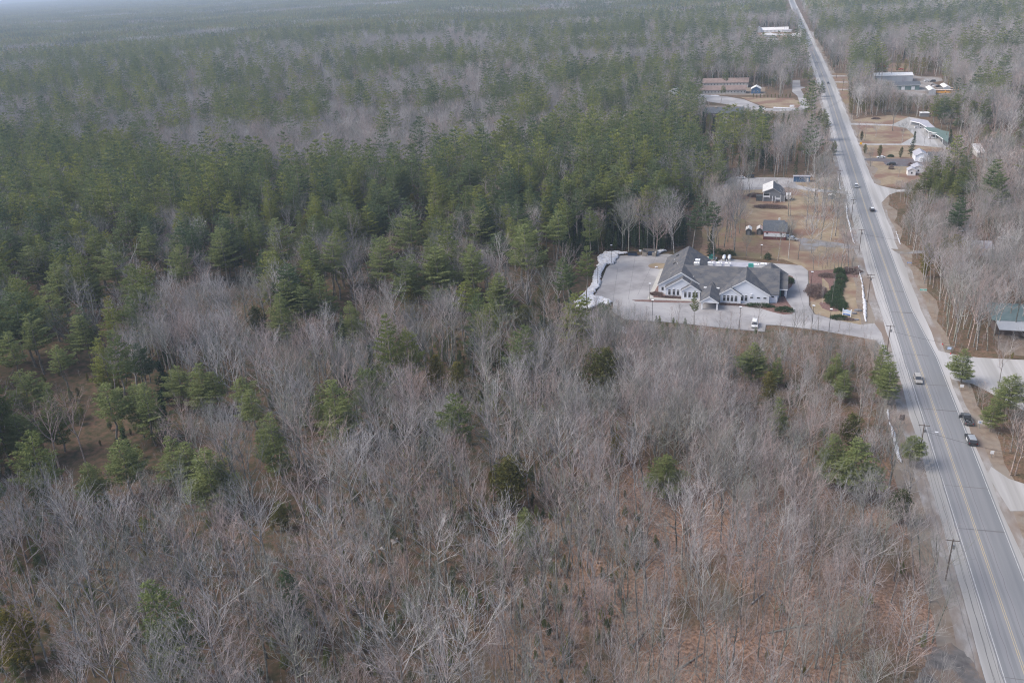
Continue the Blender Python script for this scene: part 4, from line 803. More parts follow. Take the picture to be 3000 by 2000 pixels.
M['carwhite'] = mat('white_car_paint', (.72, .72, .73), .25, spec=.6); M['carsilver'] = mat('silver_car_paint', (.42, .43, .44), .3, metal=.4); M['carbeige'] = mat('beige_car_paint', (.48, .45, .41), .3, metal=.3)
M['cardark'] = mat('dark_car_paint', (.025, .027, .03), .2, spec=.6); M['carblue'] = mat('blue_car_paint', (.05, .10, .22), .25); M['cargrey'] = mat('grey_car_paint', (.14, .145, .15), .25, metal=.3); M['lampw'] = mat('headlight_glass', (.8, .8, .78), .15); M['taill'] = mat('tail_light_red', (.35, .01, .01), .3)
M['hedge'] = mat('hedge_green', (.04, .075, .035), .8, (.075, .11, .05), 1.5, .15, transl=.2); M['shrubbrown'] = mat('bare_shrub', (.15, .11, .10), .9, (.24, .18, .16), 1.5, .1)
M['rock'] = mat('grey_rock', (.16, .16, .18), .9, (.25, .25, .27), 1., .1)
SH = {}
class Bd:
    """a building: parts are given in world coordinates, stored under an Empty at its base"""
    def __init__(s, name, x, y, label, cat='building', rz=0, group=None):
        s.o = empty(name, (x, y, 0), rz, label, cat, group); s.x, s.y, s.rz = x, y, rz
    def part(s, mb, name, m, parent=None, label=None):
        c, q = math.cos(-s.rz), math.sin(-s.rz)
        if s.local: pass
        else: mb.v = [((v[0]-s.x)*c-(v[1]-s.y)*q, (v[0]-s.x)*q+(v[1]-s.y)*c, v[2]) for v in mb.v]
        o = mb.obj(name, m, parent or s.o)
        if label: o['label'] = label
        return o
    local = False
    def box(s, name, m, *a, parent=None, label=None): b = MB(); b.box(*a); return s.part(b, name, m, parent, label)
    def gable(s, x0, x1, y0, y1, h, rise, wall, roof, axis='y', ov=.45, trim='trim', z0=0, th=.2, wn='wall', trimends=(1, 0)):
        b = MB()
        if axis == 'y':
            xm = (x0+x1)/2; b.prism([(x0, z0), (x1, z0), (x1, h), (xm, h+rise-.02), (x0, h)], y0, y1)
            s.part(b, wn, wall); k = rise/(xm-x0); e = h-k*ov; b = MB()
            pr = [(x0-ov, e), (xm, h+rise), (x1+ov, e), (x1+ov, e+th), (xm, h+rise+th), (x0-ov, e+th)]
            for a, c in ((0, 2), (3, 5)): pass
            b.add([], []); b.prism([pr[0], pr[1], pr[4], pr[5]], y0-ov, y1+ov); b.prism([pr[1], pr[2], pr[3], pr[4]], y0-ov, y1+ov); r = s.part(b, 'roof', roof)
            if trim:
                b = MB()
                for yy in ([y0-ov-.06] if trimends[0] else [])+([y1+ov+.003] if trimends[1] else []):
                    b.prism([(x0-ov-.03, e-.08), (xm, h+rise-.12), (xm, h+rise+th+.03), (x0-ov-.03, e+th+.02)], yy, yy+.057); b.prism([(xm, h+rise-.12), (x1+ov+.03, e-.08), (x1+ov+.03, e+th+.02), (xm, h+rise+th+.03)], yy, yy+.057)
                s.part(b, 'rake_trim', trim)
        else:
            ym = (y0+y1)/2; b.prismx([(y0, z0), (y1, z0), (y1, h), (ym, h+rise-.02), (y0, h)], x0, x1)
            s.part(b, wn, wall); k = rise/(ym-y0); e = h-k*ov; b = MB()
            pr = [(y0-ov, e), (ym, h+rise), (y1+ov, e), (y1+ov, e+th), (ym, h+rise+th), (y0-ov, e+th)]
            b.prismx([pr[0], pr[1], pr[4], pr[5]], x0-ov, x1+ov); b.prismx([pr[1], pr[2], pr[3], pr[4]], x0-ov, x1+ov); r = s.part(b, 'roof', roof)
            if trim:
                b = MB(); b.box(x0-ov, x1+ov, y0-ov-.05, y0-ov-.003, e-.05, e+th+.02); s.part(b, 'eave_trim', trim)
        return r
    def win(s, X, Y, z, w_, h, face='-y', transom=True, frame='trim', pane='glass', name='window'):
        b = MB(); f = MB(); t = .09
        def bx(mb, a0, a1, c0, c1, d0, d1):
            if face == '-y': mb.box(a0, a1, Y-d1, Y-d0, c0, c1)
            elif face == '+x': mb.box(Y+d0, Y+d1, a0, a1, c0, c1)
            elif face == '-x': mb.box(Y-d1, Y-d0, a0, a1, c0, c1)
        bx(b, X-w_/2+t, X+w_/2-t, z+t, z+h-t, .005, .04); p = s.part(b, name, pane)
        q = X-w_/2; r = X+w_/2
        bx(f, q, q+t, z, z+h, .004, .075); bx(f, r-t, r, z, z+h, .004, .075); bx(f, q+t, r-t, z, z+t, .004, .073); bx(f, q+t, r-t, z+h-t, z+h, .004, .073)
        if transom and h > 1.6: bx(f, q+t, r-t, z+h*.70, z+h*.70+.1, .004, .07)
        s.part(f, 'frame', frame, p); return p

# ------------------------------------------------------------------ the long clinic building
B = Bd('clinic_building', -12, 312, 'long blue grey clinic building with grey gabled roofs beside the parking lot', 'building')
RZ = 8.8
B.gable(-35.0, -18.4, 303.6, 335.4, 3.5, 5.1, 'siding', 'shingle', ov=.45)
B.gable(-32.0, -20.0, 300.4, 304.8, 3.5, 3.75, 'siding', 'shingle', ov=.4)
B.gable(-26.0, -19.3, 298.6, 302.5, 3.45, 2.2, 'siding', 'shingle', ov=.4)
B.gable(-11.9, 5.0, 297.9, 312.6, 3.5, 5.15, 'siding', 'shingle', ov=.45)
B.gable(-12.0, -4.8, 297.0, 300.5, 3.42, 2.35, 'siding', 'shingle', ov=.4)
b = MB(); b.prismx([(301.3, 0), (323.5, 0), (323.5, 3.5), (312.4, 8.45), (301.3, 3.5)], -26.7, 8.0); B.part(b, 'wall', 'siding')
b = MB(); e = 3.5-.446*.6
b.prismx([(300.7, e), (312.4, 8.5), (312.4, 8.72), (300.7, e+.22)], -27.2, 8.4); b.prismx([(312.4, 8.5), (324.1, e), (324.1, e+.22), (312.4, 8.72)], -27.2, 8.4); B.part(b, 'roof', 'shingle')
b = MB(); b.prismx([(299.7, 0), (302, 0), (302, 3.3), (299.7, 3.2)], 5.1, 7.8); B.part(b, 'wall', 'siding')
b = MB(); b.prismx([(299.3, 3.0), (301.6, 4.0), (301.6, 4.2), (299.3, 3.2)], 5.0, 8.38); B.part(b, 'roof', 'shingle')
B.gable(-.9, 11.2, 312.8, 318.5, 4.6, 4.0, 'siding', 'shingle', ov=.3, trim=None)
b = MB(); b.box(8.0, 11.0, 306.5, 313, 0, 3.3); B.part(b, 'wall', 'siding')
b = MB(); b.prismx([(304.6, 3.3), (312.3, 6.7), (312.3, 6.92), (304.6, 3.52)], 8.42, 11.4); B.part(b, 'roof', 'shingle'); b = MB(); b.box(8.1, 11.3, 304.5, 304.58, 3.15, 3.5); B.part(b, 'eave_trim', 'trim')
for x in (8.3, 10.9): B.box('porch_post', 'trim', x-.15, x+.15, 304.8, 305.1, 0, 3.3)
B.box('door', 'glass', 9.0, 10.3, 306.40, 306.49, .05, 2.3); B.box('glass_wall', 'teal', 8.9, 9.0, 305.2, 306.4, .05, 2.6)
# central link, dormer and entrance porch
b = MB(); b.prismx([(300.6, 0), (303, 0), (303, 3.4), (300.6, 3.1)], -19.3, -12.0); B.part(b, 'wall', 'siding')
b = MB(); b.prismx([(299.9, 3.0), (303.5, 4.55), (303.5, 4.75), (299.9, 3.2)], -19.2, -12.5); B.part(b, 'roof', 'shingle')
b = MB(); b.add([(-17.2, 300.9, 3.7), (-13.6, 300.9, 3.7), (-13.6, 304.5, 3.7), (-17.2, 304.5, 3.7), (-15.4, 302.7, 6.0)], [(0, 1, 4), (1, 2, 4), (2, 3, 4), (3, 0, 4), (3, 2, 1, 0)]); B.part(b, 'dormer_roof', 'shingle')
B.box('dormer_base', 'trim', -18.2, -12.6, 301.2, 302.0, 3.75, 4.05)
b = MB(); b.prism([(-18.3, 3.1), (-12.5, 3.1), (-15.4, 5.0)], 289.2, 300.6); B.part(b, 'porch_gable', 'siding')
b = MB()
b.prism([(-18.8, 2.8), (-15.4, 5.03), (-15.4, 5.23), (-18.8, 3.0)], 288.8, 301.5); b.prism([(-15.4, 5.03), (-12.0, 2.8), (-12.0, 3.0), (-15.4, 5.23)], 288.8, 301.5); B.part(b, 'porch_roof', 'shingle')
b = MB(); b.prism([(-18.85, 2.75), (-15.4, 4.95), (-15.4, 5.27), (-18.85, 3.05)], 288.72, 288.78); b.prism([(-15.4, 4.95), (-11.95, 2.75), (-11.95, 3.05), (-15.4, 5.27)], 288.72, 288.78); b.box(-18.4, -12.4, 289.0, 289.17, 2.8, 3.12); B.part(b, 'rake_trim', 'trim')
for x in (-18.2, -12.9):
    for y in (289.4, 295.0): B.box('porch_column', 'trim', x-.0, x+.55, y, y+.4, 0, 3.0)
B.box('glass_door', 'glass', -16.6, -14.2, 300.50, 300.58, .1, 2.5)
for a, c_ in ((-17.6, 1.2), (-13.3, 1.2)): B.win(a, 300.6, .6, c_, 2.0)
# corner boards and sills
for x, y in ((-35.0, 303.6), (-32.0, 300.4), (-26.0, 298.6), (-19.5, 298.6), (-12.0, 297.0), (-5.0, 297.0), (4.8, 297.9), (7.6, 299.7)): B.box('corner_board', 'trim', x-.03, x+.2, y-.04, y-.003, 0, 3.35)
for c, x, y, Y, z, w_, h in [('a', 856, 610, 303.6, 1.2, 1.0, 1.5)]: B.win(aty(*px(c, x, y), Y)[0], Y, z, w_, h)
for x in (915, 953, 989): B.win(aty(*px('a', x, 640), 300.4)[0], 300.4, .75, 1.05, 2.3)
for x in (1052, 1088, 1124, 1150): B.win(aty(*px('a', x, 660), 298.6)[0], 298.6, .75, 1.05, 2.3)
for x in (1388, 1420, 1453, 1487): B.win(aty(*px('a', x, 690), 297.0)[0], 297.0, .75, 1.05, 2.3)
for x in (1541, 1574): B.win(aty(*px('a', x, 690), 297.9)[0], 297.9, .75, 1.05, 2.3)
for x in (1623, 1681, 1738): B.win(aty(*px('a', x, 678), 297.9)[0], 297.9, 1.9, 1.2, .75)
B.win(aty(*px('a', 1806, 665), 299.7)[0], 299.7, 1.9, 1.1, .7)
for c, x, y, Y in [('a', 1100, 606, 298.6), ('a', 1441, 632, 297.0)]:
    X, z = aty(*px(c, x, y), Y); B.box('gable_vent', 'trim', X-.5, X+.5, Y-.05, Y-.003, z-.35, z+.35)
for x, y in ((1622, 650), (953, 600)):
    X, z = aty(*px('a', x, y), 297.9 if x > 1500 else 300.4); Y = 297.9 if x > 1500 else 300.4; B.box('wall_light', 'trim', X-.3, X+.3, Y-.35, Y-.003, z-.2, z+.1)
# skylights on the left slope, plant on the roof
def on_wing(c, x, y):
    for _ in range(1): pass
    lo, hi = 3., 9.
    for _ in range(30):
        m = (lo+hi)/2; X, Y = P(c, x, y, m); zr = 3.5+(X+35.0)*5.1/8.3+.2
        if zr > m: lo = m
        else: hi = m
    return X, Y, m
for x, y in ((985, 320), (957, 387)):
    X, Y, z = on_wing('a', x, y); k = .614; b = MB(); b.add([(X-.5, Y-.7, z-.5*k+.02), (X+.5, Y-.7, z+.5*k+.02), (X+.5, Y+.7, z+.5*k+.02), (X-.5, Y+.7, z-.5*k+.02), (X-.5, Y-.7, z-.5*k+.2), (X+.5, Y-.7, z+.5*k+.2), (X+.5, Y+.7, z+.5*k+.2), (X-.5, Y+.7, z-.5*k+.2)], [(0, 3, 2, 1), (4, 5, 6, 7), (0, 1, 5, 4), (1, 2, 6, 5), (2, 3, 7, 6), (3, 0, 4, 7)]); B.part(b, 'skylight', 'glass')
for x, y in ((-31, 309), (-29.5, 318), (-31.5, 326), (-22.5, 306)):
    z = 3.5+min(x+35.0, 53.4-(x+35)*0-18.4+0) * 0 + (x+35.0)*.614 if x < -26.7 else 3.5+(-18.4-x)*.614
    b = MB(); b.tube([(x, y, z), (x, y, z+.6)], .09, 6); B.part(b, 'vent_pipe', 'trim')
for x, y in ((-20, 308), (-6, 310.5), (2, 309), (6.5, 307)):
    z = 3.5+(y-301.3)*.446; b = MB(); b.tube([(x, y, z), (x, y, z+.75)], .1, 6); B.part(b, 'vent_pipe', 'steel')
def roof_unit(X, Y, z, w_, d, h, cap=.12):
    o = B.box('air_handler', 'white_metal', X-w_/2, X+w_/2, Y-d/2, Y+d/2, z, z+h); B.box('cap', 'trim', X-w_/2-cap, X+w_/2+cap, Y-d/2-cap, Y+d/2+cap, z+h+.003, z+h+.15, parent=o)
    b = MB(); b.tube([(X+w_*.2, Y, z+h+.155), (X+w_*.2, Y, z+h+.2)], .3, 10); B.part(b, 'fan_grille', 'black', o)
b = MB(); b.box(-18.2, -1.2, 324.2, 331, 0, 4.0); B.part(b, 'wall', 'siding'); b = MB(); b.box(-18.3, -1.1, 324.15, 331.2, 4.003, 4.25); B.part(b, 'flat_roof', 'palepurple')
for c, x, y in (('a', 1262, 398), ('a', 1338, 403), ('a', 1412, 408), ('a', 1625, 425)):
    X, Y = P(c, x, y, 5.9); roof_unit(X, 326.5, 4.253, 1.9, 1.3, .95)
X, Y = P('a', 1155, 320, 8.6); roof_unit(-22.2, 322.2, 5.6, 1.6, 1.5, 2.0); roof_unit(-22.4, 318.9, 5.6, 1.7, 1.6, 1.8)
b = MB(); b.tube([(-21.4, 316.9, 6.3), (-20.6, 315.6, 6.0), (-19.2, 314.6, 5.6), (-18.3, 314.6, 5.4)], .45, 6); B.part(b, 'duct', 'white_metal')
roof_unit(2.4, 320.0, 4.4, 2.0, 1.6, 3.3); roof_unit(-.2, 324.5, 4.253, 1.8, 1.6, 1.6)
b = MB(); b.box(-3.2, -1.2, 325.2, 326.2, 4.26, 5.7); B.part(b, 'duct', 'teal')

# ------------------------------------------------------------------ yard objects of the clinic
def lamp(x, y, h, label, head='trim', n=1):
    e = empty('lamp_post', (x, y, 0), 0, label, 'lamp post', 'lamp posts around the clinic lot')
    b = MB(); b.tube([(0, 0, 0), (0, 0, .6)], .2, 8); b.obj('base', 'concrete', e); b = MB(); b.tube([(0, 0, .6), (0, 0, h-.25)], [.085, .06], 6); b.obj('pole', 'black', e)
    b = MB(); b.box(-.38, .38, -.38, .38, h-.22, h-.02); o = b.obj('lamp_head', 'black', e); b = MB(); b.box(-.40, .40, -.40, .40, h-.017, h+.05); b.obj('cap', head, o)
for c, x, y, yt, l in [('a', 415, 395, 230, 'black lamp post standing in the snow bank at the far left corner of the lot'), ('a', 297, 583, 405, 'black lamp post in the snow at the left edge of the lot'), ('a', 745, 697, 560, 'black lamp post at the corner of the concrete walk'), ('a', 767, 893, 702, 'black lamp post on the front kerb below the walk corner'), ('a', 1517, 955, 760, 'black lamp post on the front kerb left of the white van'), ('a', 2287, 985, 780, 'black lamp post beside the entry drive near the blue sign'), ('k', 38, 545, 125, 'lamp post behind the brown shrubs right of the clinic'), ('b', 898, 1080, 930, 'lamp post in the yard between the clinic and the red house'), ('k', 60, 1440, 900, 'lamp post in front of the clinic drive with a pale head')]:
    X, Y = P(c, x, y); lamp(X, Y, max(5.5, up(c, x, y, yt)), l)
def bx_obj(name, m, x0, x1, y0, y1, z0, z1): b = MB(); b.box(x0, x1, y0, y1, z0, z1); return b.obj(name, m)
X, Y = P('a', 597, 318); e = empty('dumpster', (X, Y, 0), 0, 'dark navy dumpster at the back edge of the lot beside the snow', 'dumpster')
b = MB(); b.prismx([(-.9, .1), (.9, .1), (1.05, 1.35), (-1., 1.35)], -1.9, 1.9); b.obj('bin', 'navy', e); b = MB(); b.prismx([(-1.05, 1.36), (1.1, 1.36), (1.1, 1.42), (-1.05, 1.62)], -1.95, 1.95); b.obj('lid', 'black', e)
X, Y = P('a', 740, 326); e = empty('dumpster_enclosure', (X, Y, 0), 0, 'weathered wooden dumpster enclosure with open gates behind the lot', 'enclosure')
for a in [(-3., -2.85, 0, 4.2), (2.85, 3., 0, 4.2), (-2.847, 2.847, 4.05, 4.2)]: b = MB(); b.box(*a, 0, 2.); b.obj('fence_panel', 'wood', e)
for a in [(-2.9, -1.0, -.6, 0), (1.2, 2.9, -.5, 0)]: b = MB(); b.poly([(a[0], a[3]-.05), (a[1], a[2]-.05), (a[1], a[2]+.05), (a[0], a[3]+.05)], .1, 1.9); b.obj('gate', 'wood', e)
b = MB(); b.prismx([(.8, .1), (2.2, .1), (2.3, 1.5), (.7, 1.5)], -.6, 1.8); o = b.obj('bin', 'navy', e)
def post_sign(x, y, w_, h, z, label, m, cat='sign', border=None, pm='steel', rz=0, marks=None, name='sign', posts=2):
    e = empty(name, (x, y, 0), rz, label, cat)
    for s_ in ((-1, 1) if posts == 2 else (0,)): b = MB(); b.box(s_*w_*.42-.04, s_*w_*.42+.04, .02, .10, 0, z+h); b.obj('post', pm, e)
    b = MB(); b.box(-w_/2, w_/2, -.05, 0.01, z, z+h); p = b.obj('panel', m, e)
    if border: b = MB(); t = h*.1; b.box(-w_/2, w_/2, -.06, -.052, z, z+t); b.box(-w_/2, w_/2, -.06, -.052, z+h-t, z+h); b.box(-w_/2, -w_/2+t, -.06, -.052, z+t, z+h-t); b.box(w_/2-t, w_/2, -.06, -.052, z+t, z+h-t); b.obj('border', border, p)
    if marks:
        b = MB()
        for a in marks[1]: b.box(a[0]*w_/2, a[1]*w_/2, -.07, -.054, z+a[2]*h, z+a[3]*h)
        b.obj('lettering', marks[0], p)
    return e
X, Y = P('a', 663, 318); post_sign(X, Y, 1.0, .8, 1.7, 'small white notice sign on a post between dumpster and enclosure', 'trim', posts=1)
X, Y = P('a', 1278, 350)
e = empty('generator', (X, Y, 0), 0, 'teal generator cabinet on a pale pad behind the clinic', 'generator'); b = MB(); b.box(-2.2, 2.2, -1.2, 2.4, 0, .25); b.obj('pad', 'concrete', e)
b = MB(); b.box(-1.1, 1.1, -.7, .7, .253, 2.1); b.obj('cabinet', 'teal', e); b = MB(); b.box(-1.0, 1.0, 1.2, 1.8, .253, 3.0); b.obj('exhaust_stack', 'steel', e)
for s_ in (-2.0, 2.0): b = MB(); b.tube([(s_, -1, .25), (s_, -1, 1.2)], .12, 6); b.obj('bollard', 'trim', e)
for i, (x, l) in enumerate(((1385, 'left one of two white propane tanks behind the clinic'), (1431, 'right one of two white propane tanks behind the clinic'))):
    X, Y = P('a', x, 355); e = empty('propane_tank', (X, Y, 0), 0, l, 'propane tank', 'propane tanks behind the clinic'); b = MB(); n = 9; pts = [(0, -2.4+4.8*k/(n-1), 1.25) for k in range(n)]; b.tube(pts, [.15, .55, .68, .7, .7, .7, .68, .55, .15], 14); b.obj('tank', 'tank', e, smooth=True)
    for y_ in (-1.6, 1.6): b = MB(); b.box(-.55, .55, y_-.15, y_+.15, 0, .75); b.obj('leg', 'concrete', e)
    b = MB(); b.tube([(0, 0, 1.9), (0, 0, 2.15)], .25, 8); b.obj('valve_dome', 'trim', e)
    for s_ in (-1.0, ): b = MB(); b.tube([(s_, -2.9, 0), (s_, -2.9, 1.1)], .14, 6); b.obj('bollard', 'trim', e)

def shrub(x, y, rx, ry, h, m, label, n=900, seed=1, cat='shrub', rz=0, name='shrub', w_=.14, up_=.3):
    rng = np.random.default_rng(seed); T = TM(); u = rng.normal(size=(n, 3)); u /= np.linalg.norm(u, axis=1)[:, None]; u[:, 2] = np.abs(u[:, 2]); r = .55+.5*rng.random(n)**.6
    nz = 1+.18*np.sin(u[:, 0]*7+seed)*np.cos(u[:, 1]*6); p = u*r[:, None]*nz[:, None]*np.array([rx, ry, h*.92])
    d = u+rng.normal(size=(n, 3))*.5+np.array([0, 0, up_]); d /= np.linalg.norm(d, axis=1)[:, None]; L = (.22+.2*rng.random(n))*(1+min(rx, ry)*.12)
    T.blades(p-d*L[:, None]*.5, p+d*L[:, None]*.5, np.full(n, w_), rng); me = T.mesh(name, [m]); o = bpy.data.objects.new(name, me); COL.objects.link(o); o.location = (x, y, .1); o.rotation_euler = (0, 0, rz); tag(o, label, cat); return o
for i, (c, x, y, rx, ry, h, m, l) in enumerate([
    ('a', 1700, 760, 5.2, 1.6, 1.4, 'hedge', 'low green junipers along the clinic front right of the windows'), ('a', 1905, 795, 3.4, 2.2, 1.5, 'hedge', 'rounded green brown shrubs at the right front corner of the clinic'), ('a', 1950, 545, 1.8, 3.2, 1.6, 'hedge', 'green shrub at the right end of the clinic beside the drive'),
    ('a', 800, 655, 2.6, 2., .9, 'shrubbrown', 'brown bare shrubs at the left corner of the clinic'), ('a', 930, 683, 5., .8, .8, 'shrubbrown', 'row of brown shrubs under the three clinic windows'), ('a', 1450, 745, 6., .6, .7, 'shrubbrown', 'thin brown planting under the four clinic windows'),
    ('k', 165, 600, 3.8, 7., 2.4, 'shrubbrown', 'large brown leafless shrub mass between drive and hedge'), ('k', 690, 1200, 3., 1.8, 1.3, 'hedge', 'rounded green shrub in front of the blue sign'), ('k', 900, 1230, 2.2, 1.2, .7, 'shrubbrown', 'low brown plants below the blue sign'),
    ('k', 420, 230, 3.5, 2.5, 1.2, 'shrubbrown', 'dark tangled brush behind the evergreen hedge'), ('k', 950, 120, 4., 4., 1.1, 'shrubbrown', 'brown thicket at the top of the roadside lawn'),
    ('a', 1321, 392, .6, .6, 2.2, 'hedge', 'small cone shrub behind the clinic ridge'), ('b', 975, 1095, 1.5, 1.5, 3., 'hedge', 'young green shrub beside the rear lot edge'), ('b', 400, 1045, 3., 2., 3., 'hedge', 'dark green bushes left of the propane tanks'), ('b', 530, 1050, 3., 1.6, 2.6, 'hedge', 'dark green bushes behind the propane tanks'), ('b', 1000, 500, 8., 3.5, 1.3, 'shrubbrown', 'dark hedge bank below the grey house'), ('b', 840, 370, 4.5, 4, 1.3, 'shrubbrown', 'dark bare shrubs beside the grey house deck'),
    ('d', 825, 1160, 1.6, 1.4, 2.6, 'shrubbrown', 'reddish brown bush below the dark driveway'), ('d', 1043, 1120, 1.4, 1.4, 2., 'shrubbrown', 'round russet bush at the end of the dark driveway'), ('d', 820, 1020, 2., 1.5, 1.6, 'hedge', 'low green bush beside the dark driveway'), ('d', 650, 585, 3.2, 2.4, 1.2, 'shrubbrown', 'brown brush pile on the lawn of the green roofed motel')]):
    X, Y = P(c, x, y); shrub(X, Y, rx, ry, h, m, l, int(500+220*rx*ry), i+3)
hp = PL('k', [(700, 170), (740, 300), (700, 430), (640, 540), (600, 640), (560, 730), (600, 820), (690, 900), (760, 960)])
e = empty('evergreen_hedge', (hp[4][0], hp[4][1], 0), 0, 'long dark green evergreen hedge curving beside the roadside lawn', 'hedge')
for i, (x, y) in enumerate(hp):
    o = shrub(x-e.location.x, y-e.location.y, [2.2, 2.3, 2.0, 2.2, 2.4, 3.4, 3.6, 3.2, 1.4][i], 4.0, [2.2, 2., 1.8, 1.8, 1.7, 1.6, 1.4, 1.3, 1.][i], 'hedge', None, 2600, 60+i, None, name='bush'); o.parent = e
    for k_ in ('label', 'category'):
        if k_ in o: del o[k_]
# big blue sign by the entry
x0, y0 = P('k', 770, 1130); x1, y1 = P('k', 955, 1160)
e = empty('entrance_sign', ((x0+x1)/2, (y0+y1)/2, 0), math.atan2(y1-y0, x1-x0), 'pale and dark blue business sign with white posts beside the entry drive', 'sign'); wd = math.hypot(x1-x0, y1-y0)
for s_ in (-1, 1): b = MB(); b.box(s_*wd/2-.12, s_*wd/2+.12, -.12, .12, 0, 2.5); b.box(s_*wd/2-.17, s_*wd/2+.17, -.17, .17, 2.503, 2.62); b.obj('post', 'trim', e)
b = MB(); b.prism([(-wd/2+.13, 1.35), (wd/2-.13, 1.35), (wd/2-.13, 2.15), (wd*.2, 2.25), (0, 2.45), (-wd*.2, 2.25), (-wd/2+.13, 2.15)], -.05, .05); p_ = b.obj('upper_panel', 'signpale', e)
b = MB(); b.box(-.9, -.1, -.07, -.053, 1.6, 1.9); b.box(.0, .8, -.07, -.053, 1.55, 1.62); b.box(-.9, .8, -.07, -.053, 1.42, 1.47); b.obj('emblem_stripes', 'siding', p_)
b = MB(); b.box(-wd/2+.13, wd/2-.13, -.05, .05, .95, 1.3); b.obj('middle_panel', 'trim', e); b = MB(); b.box(-wd/2+.13, wd/2-.13, -.05, .05, .45, .9); p_ = b.obj('lower_panel', 'signblue', e)
b = MB(); b.box(-.5, -.1, -.07, -.053, .5, .62); b.obj('emblem_stripes', 'trim', p_)
for c, x, y, s_, l in (('k', 1130, 1030, 1.3, 'dark boulder slab on the grass right of the blue sign'), ('k', 1030, 1090, 1.1, 'grey boulder just right of the blue sign'), ('k', 1090, 1235, .8, 'small boulder near the end of the entry lawn')):
    X, Y = P(c, x, y); rng = np.random.default_rng(int(x)); b = MB(); n = 7; pr = [(X+s_*math.cos(t*6.283/n)*(.8+.4*rng.random()), Y+s_*.55*math.sin(t*6.283/n)*(.8+.4*rng.random())) for t in range(n)]; b.poly(pr, 0, s_*.45); o = b.obj('boulder', 'rock'); tag(o, l, 'boulder', 'boulders by the sign')

# roadside signs
for c, x, yb, w_, h, z, m, bd, l, mk in [('h', 797, 1222, 2.3, .75, 1.3, 'signgreen', 'trim', 'green highway sign with white border beside the right shoulder', ('trim', [(-.7, .1, .55, .75), (-.1, .7, .25, .42)])), ('h', 641, 895, 1.7, .45, 1.0, 'signblue', None, 'small blue sign beside the right shoulder', ('trim', [(-.8, .8, .35, .65)])),
        ('f', 900, 695, 1.0, .8, 1.1, 'trim', None, 'small white sign under the pine at the side road', None), ('f', 1050, 1010, 1.1, .9, 1.4, 'trim', None, 'white square sign on the verge beside the parked pickup', ('signblue', [(-.4, .4, .3, .6)])), ('f', 1152, 1252, .8, .9, 1.0, 'trim', None, 'small white sign at the tree edge behind the black SUV', None), ('f', 398, 985, 1.3, 1.6, 1.6, 'brown', None, 'brown backed sign facing away beside the left shoulder', None), ('c', 1645, 540, 3.5, 1.5, 1.2, 'trim', None, 'white sign board on the far clearing', None), ('d', 475, 905, 1.4, 1.4, 1.6, 'signyellow', None, 'yellow warning sign at the motel driveway', None)]:
    X, Y = P(c, x, yb); post_sign(X, Y, w_, h, z, l, m, border=bd, marks=mk, pm='wood' if m == 'brown' else 'steel', posts=1 if w_ < 1.5 else 2)
X, Y = P('f', 795, 378); post_sign(X, Y, 2.3, 1.5, .8, 'grey wooden sign board framing a pale panel at the side road', 'wood', pm='wood', marks=('signpale', [(-.45, .5, .2, .75)]))
for c, x, y, m, s_, l in (('f', 812, 390, 'red', .2, 'red flower tub below the grey sign board'), ('f', 745, 312, 'red', .22, 'red fire hydrant with white top left of the grey sign board')):
    X, Y = P(c, x, y); b = MB(); b.tube([(X, Y, 0), (X, Y, s_*1.4), (X, Y, s_*2)], [s_, s_, s_*.4], 8); tag(b.obj('flower_tub' if 'tub' in l else 'fire_hydrant', m), l, l.split()[2] if 'hydrant' in l else 'flower tub')

# utility poles and lines
TOPS = []
def upole(x, y, h, lab, arms=1, rz=0, thick=.16):
    e = empty('utility_pole', (x, y, 0), rz, lab, 'utility pole', 'utility poles along the highway'); b = MB(); b.tube([(0, 0, 0), (0, 0, h)], [thick, thick*.7], 7); b.obj('pole', 'pole', e)
    for k in range(arms): b = MB(); b.box(-1.25, 1.25, -.16, -.04, h-.35-k*1.1, h-.20-k*1.1); b.obj('crossarm', 'pole', e)
    b = MB(); b.tube([(.35, 0, h-2.2), (.35, 0, h-1.4)], .2, 7); b.obj('transformer', 'steel', e)
    TOPS.append((x, y, h)); return e
for i, (c, x, y, h, a) in enumerate([('g', 705, 785, 10, 1), ('f', 545, 1275, 10, 1), ('f', 277, 400, 10, 1), ('k', 1345, 830, 10.6, 2), ('h', 65, 745, 10, 1), ('b', 1935, 650, 10, 1)]):
    X, Y = P(c, x, y); o = upole(X, Y, h, ['wooden utility pole with street lamp arm at the lower bend of the shoulder', 'dark utility pole beside the left shoulder across from the black SUV', 'utility pole behind the two roadside pines', 'grey utility pole with double crossarms beside the roadside lawn', 'utility pole above the snow strip at the red house driveway', 'utility pole in front of the grey house yard'][i], a)
    if i == 1: b = MB(); b.tube([(0, 0, 8.1), (1.4, -.2, 8.5), (2.6, -.3, 8.4)], .05, 5); p_ = b.obj('lamp_arm', 'steel', o); b = MB(); b.box(2.4, 3.2, -.45, -.15, 8.28, 8.42); b.obj('lamp_head', 'trim', p_)
for i, y in enumerate((470, 535, 600, 670, 745, 830, 920, 1020, 1130, 1250)):
    sd_ = 11.5 if y > 700 else -10.6; x = cx(y)+sd_; upole(x, y, 10, 'distant utility pole %s of the far highway, %s of ten counting away' % ('right' if sd_ > 0 else 'left', 'first second third fourth fifth sixth seventh eighth ninth tenth'.split()[i]), 1, 0, .2)
def wire(a, b_, sag, r=.022):
    pts = [(a[0]+(b_[0]-a[0])*t/12, a[1]+(b_[1]-a[1])*t/12, a[2]+(b_[2]-a[2])*t/12-sag*4*(t/12)*(1-t/12)) for t in range(13)]; m = MB(); m.tube(pts, r, 4); return m
M['wire'] = mat('black_wire', (.06, .06, .065), .7)
srt = sorted(TOPS, key=lambda q: q[1]); srt = [(39.6, 60, 10)]+srt
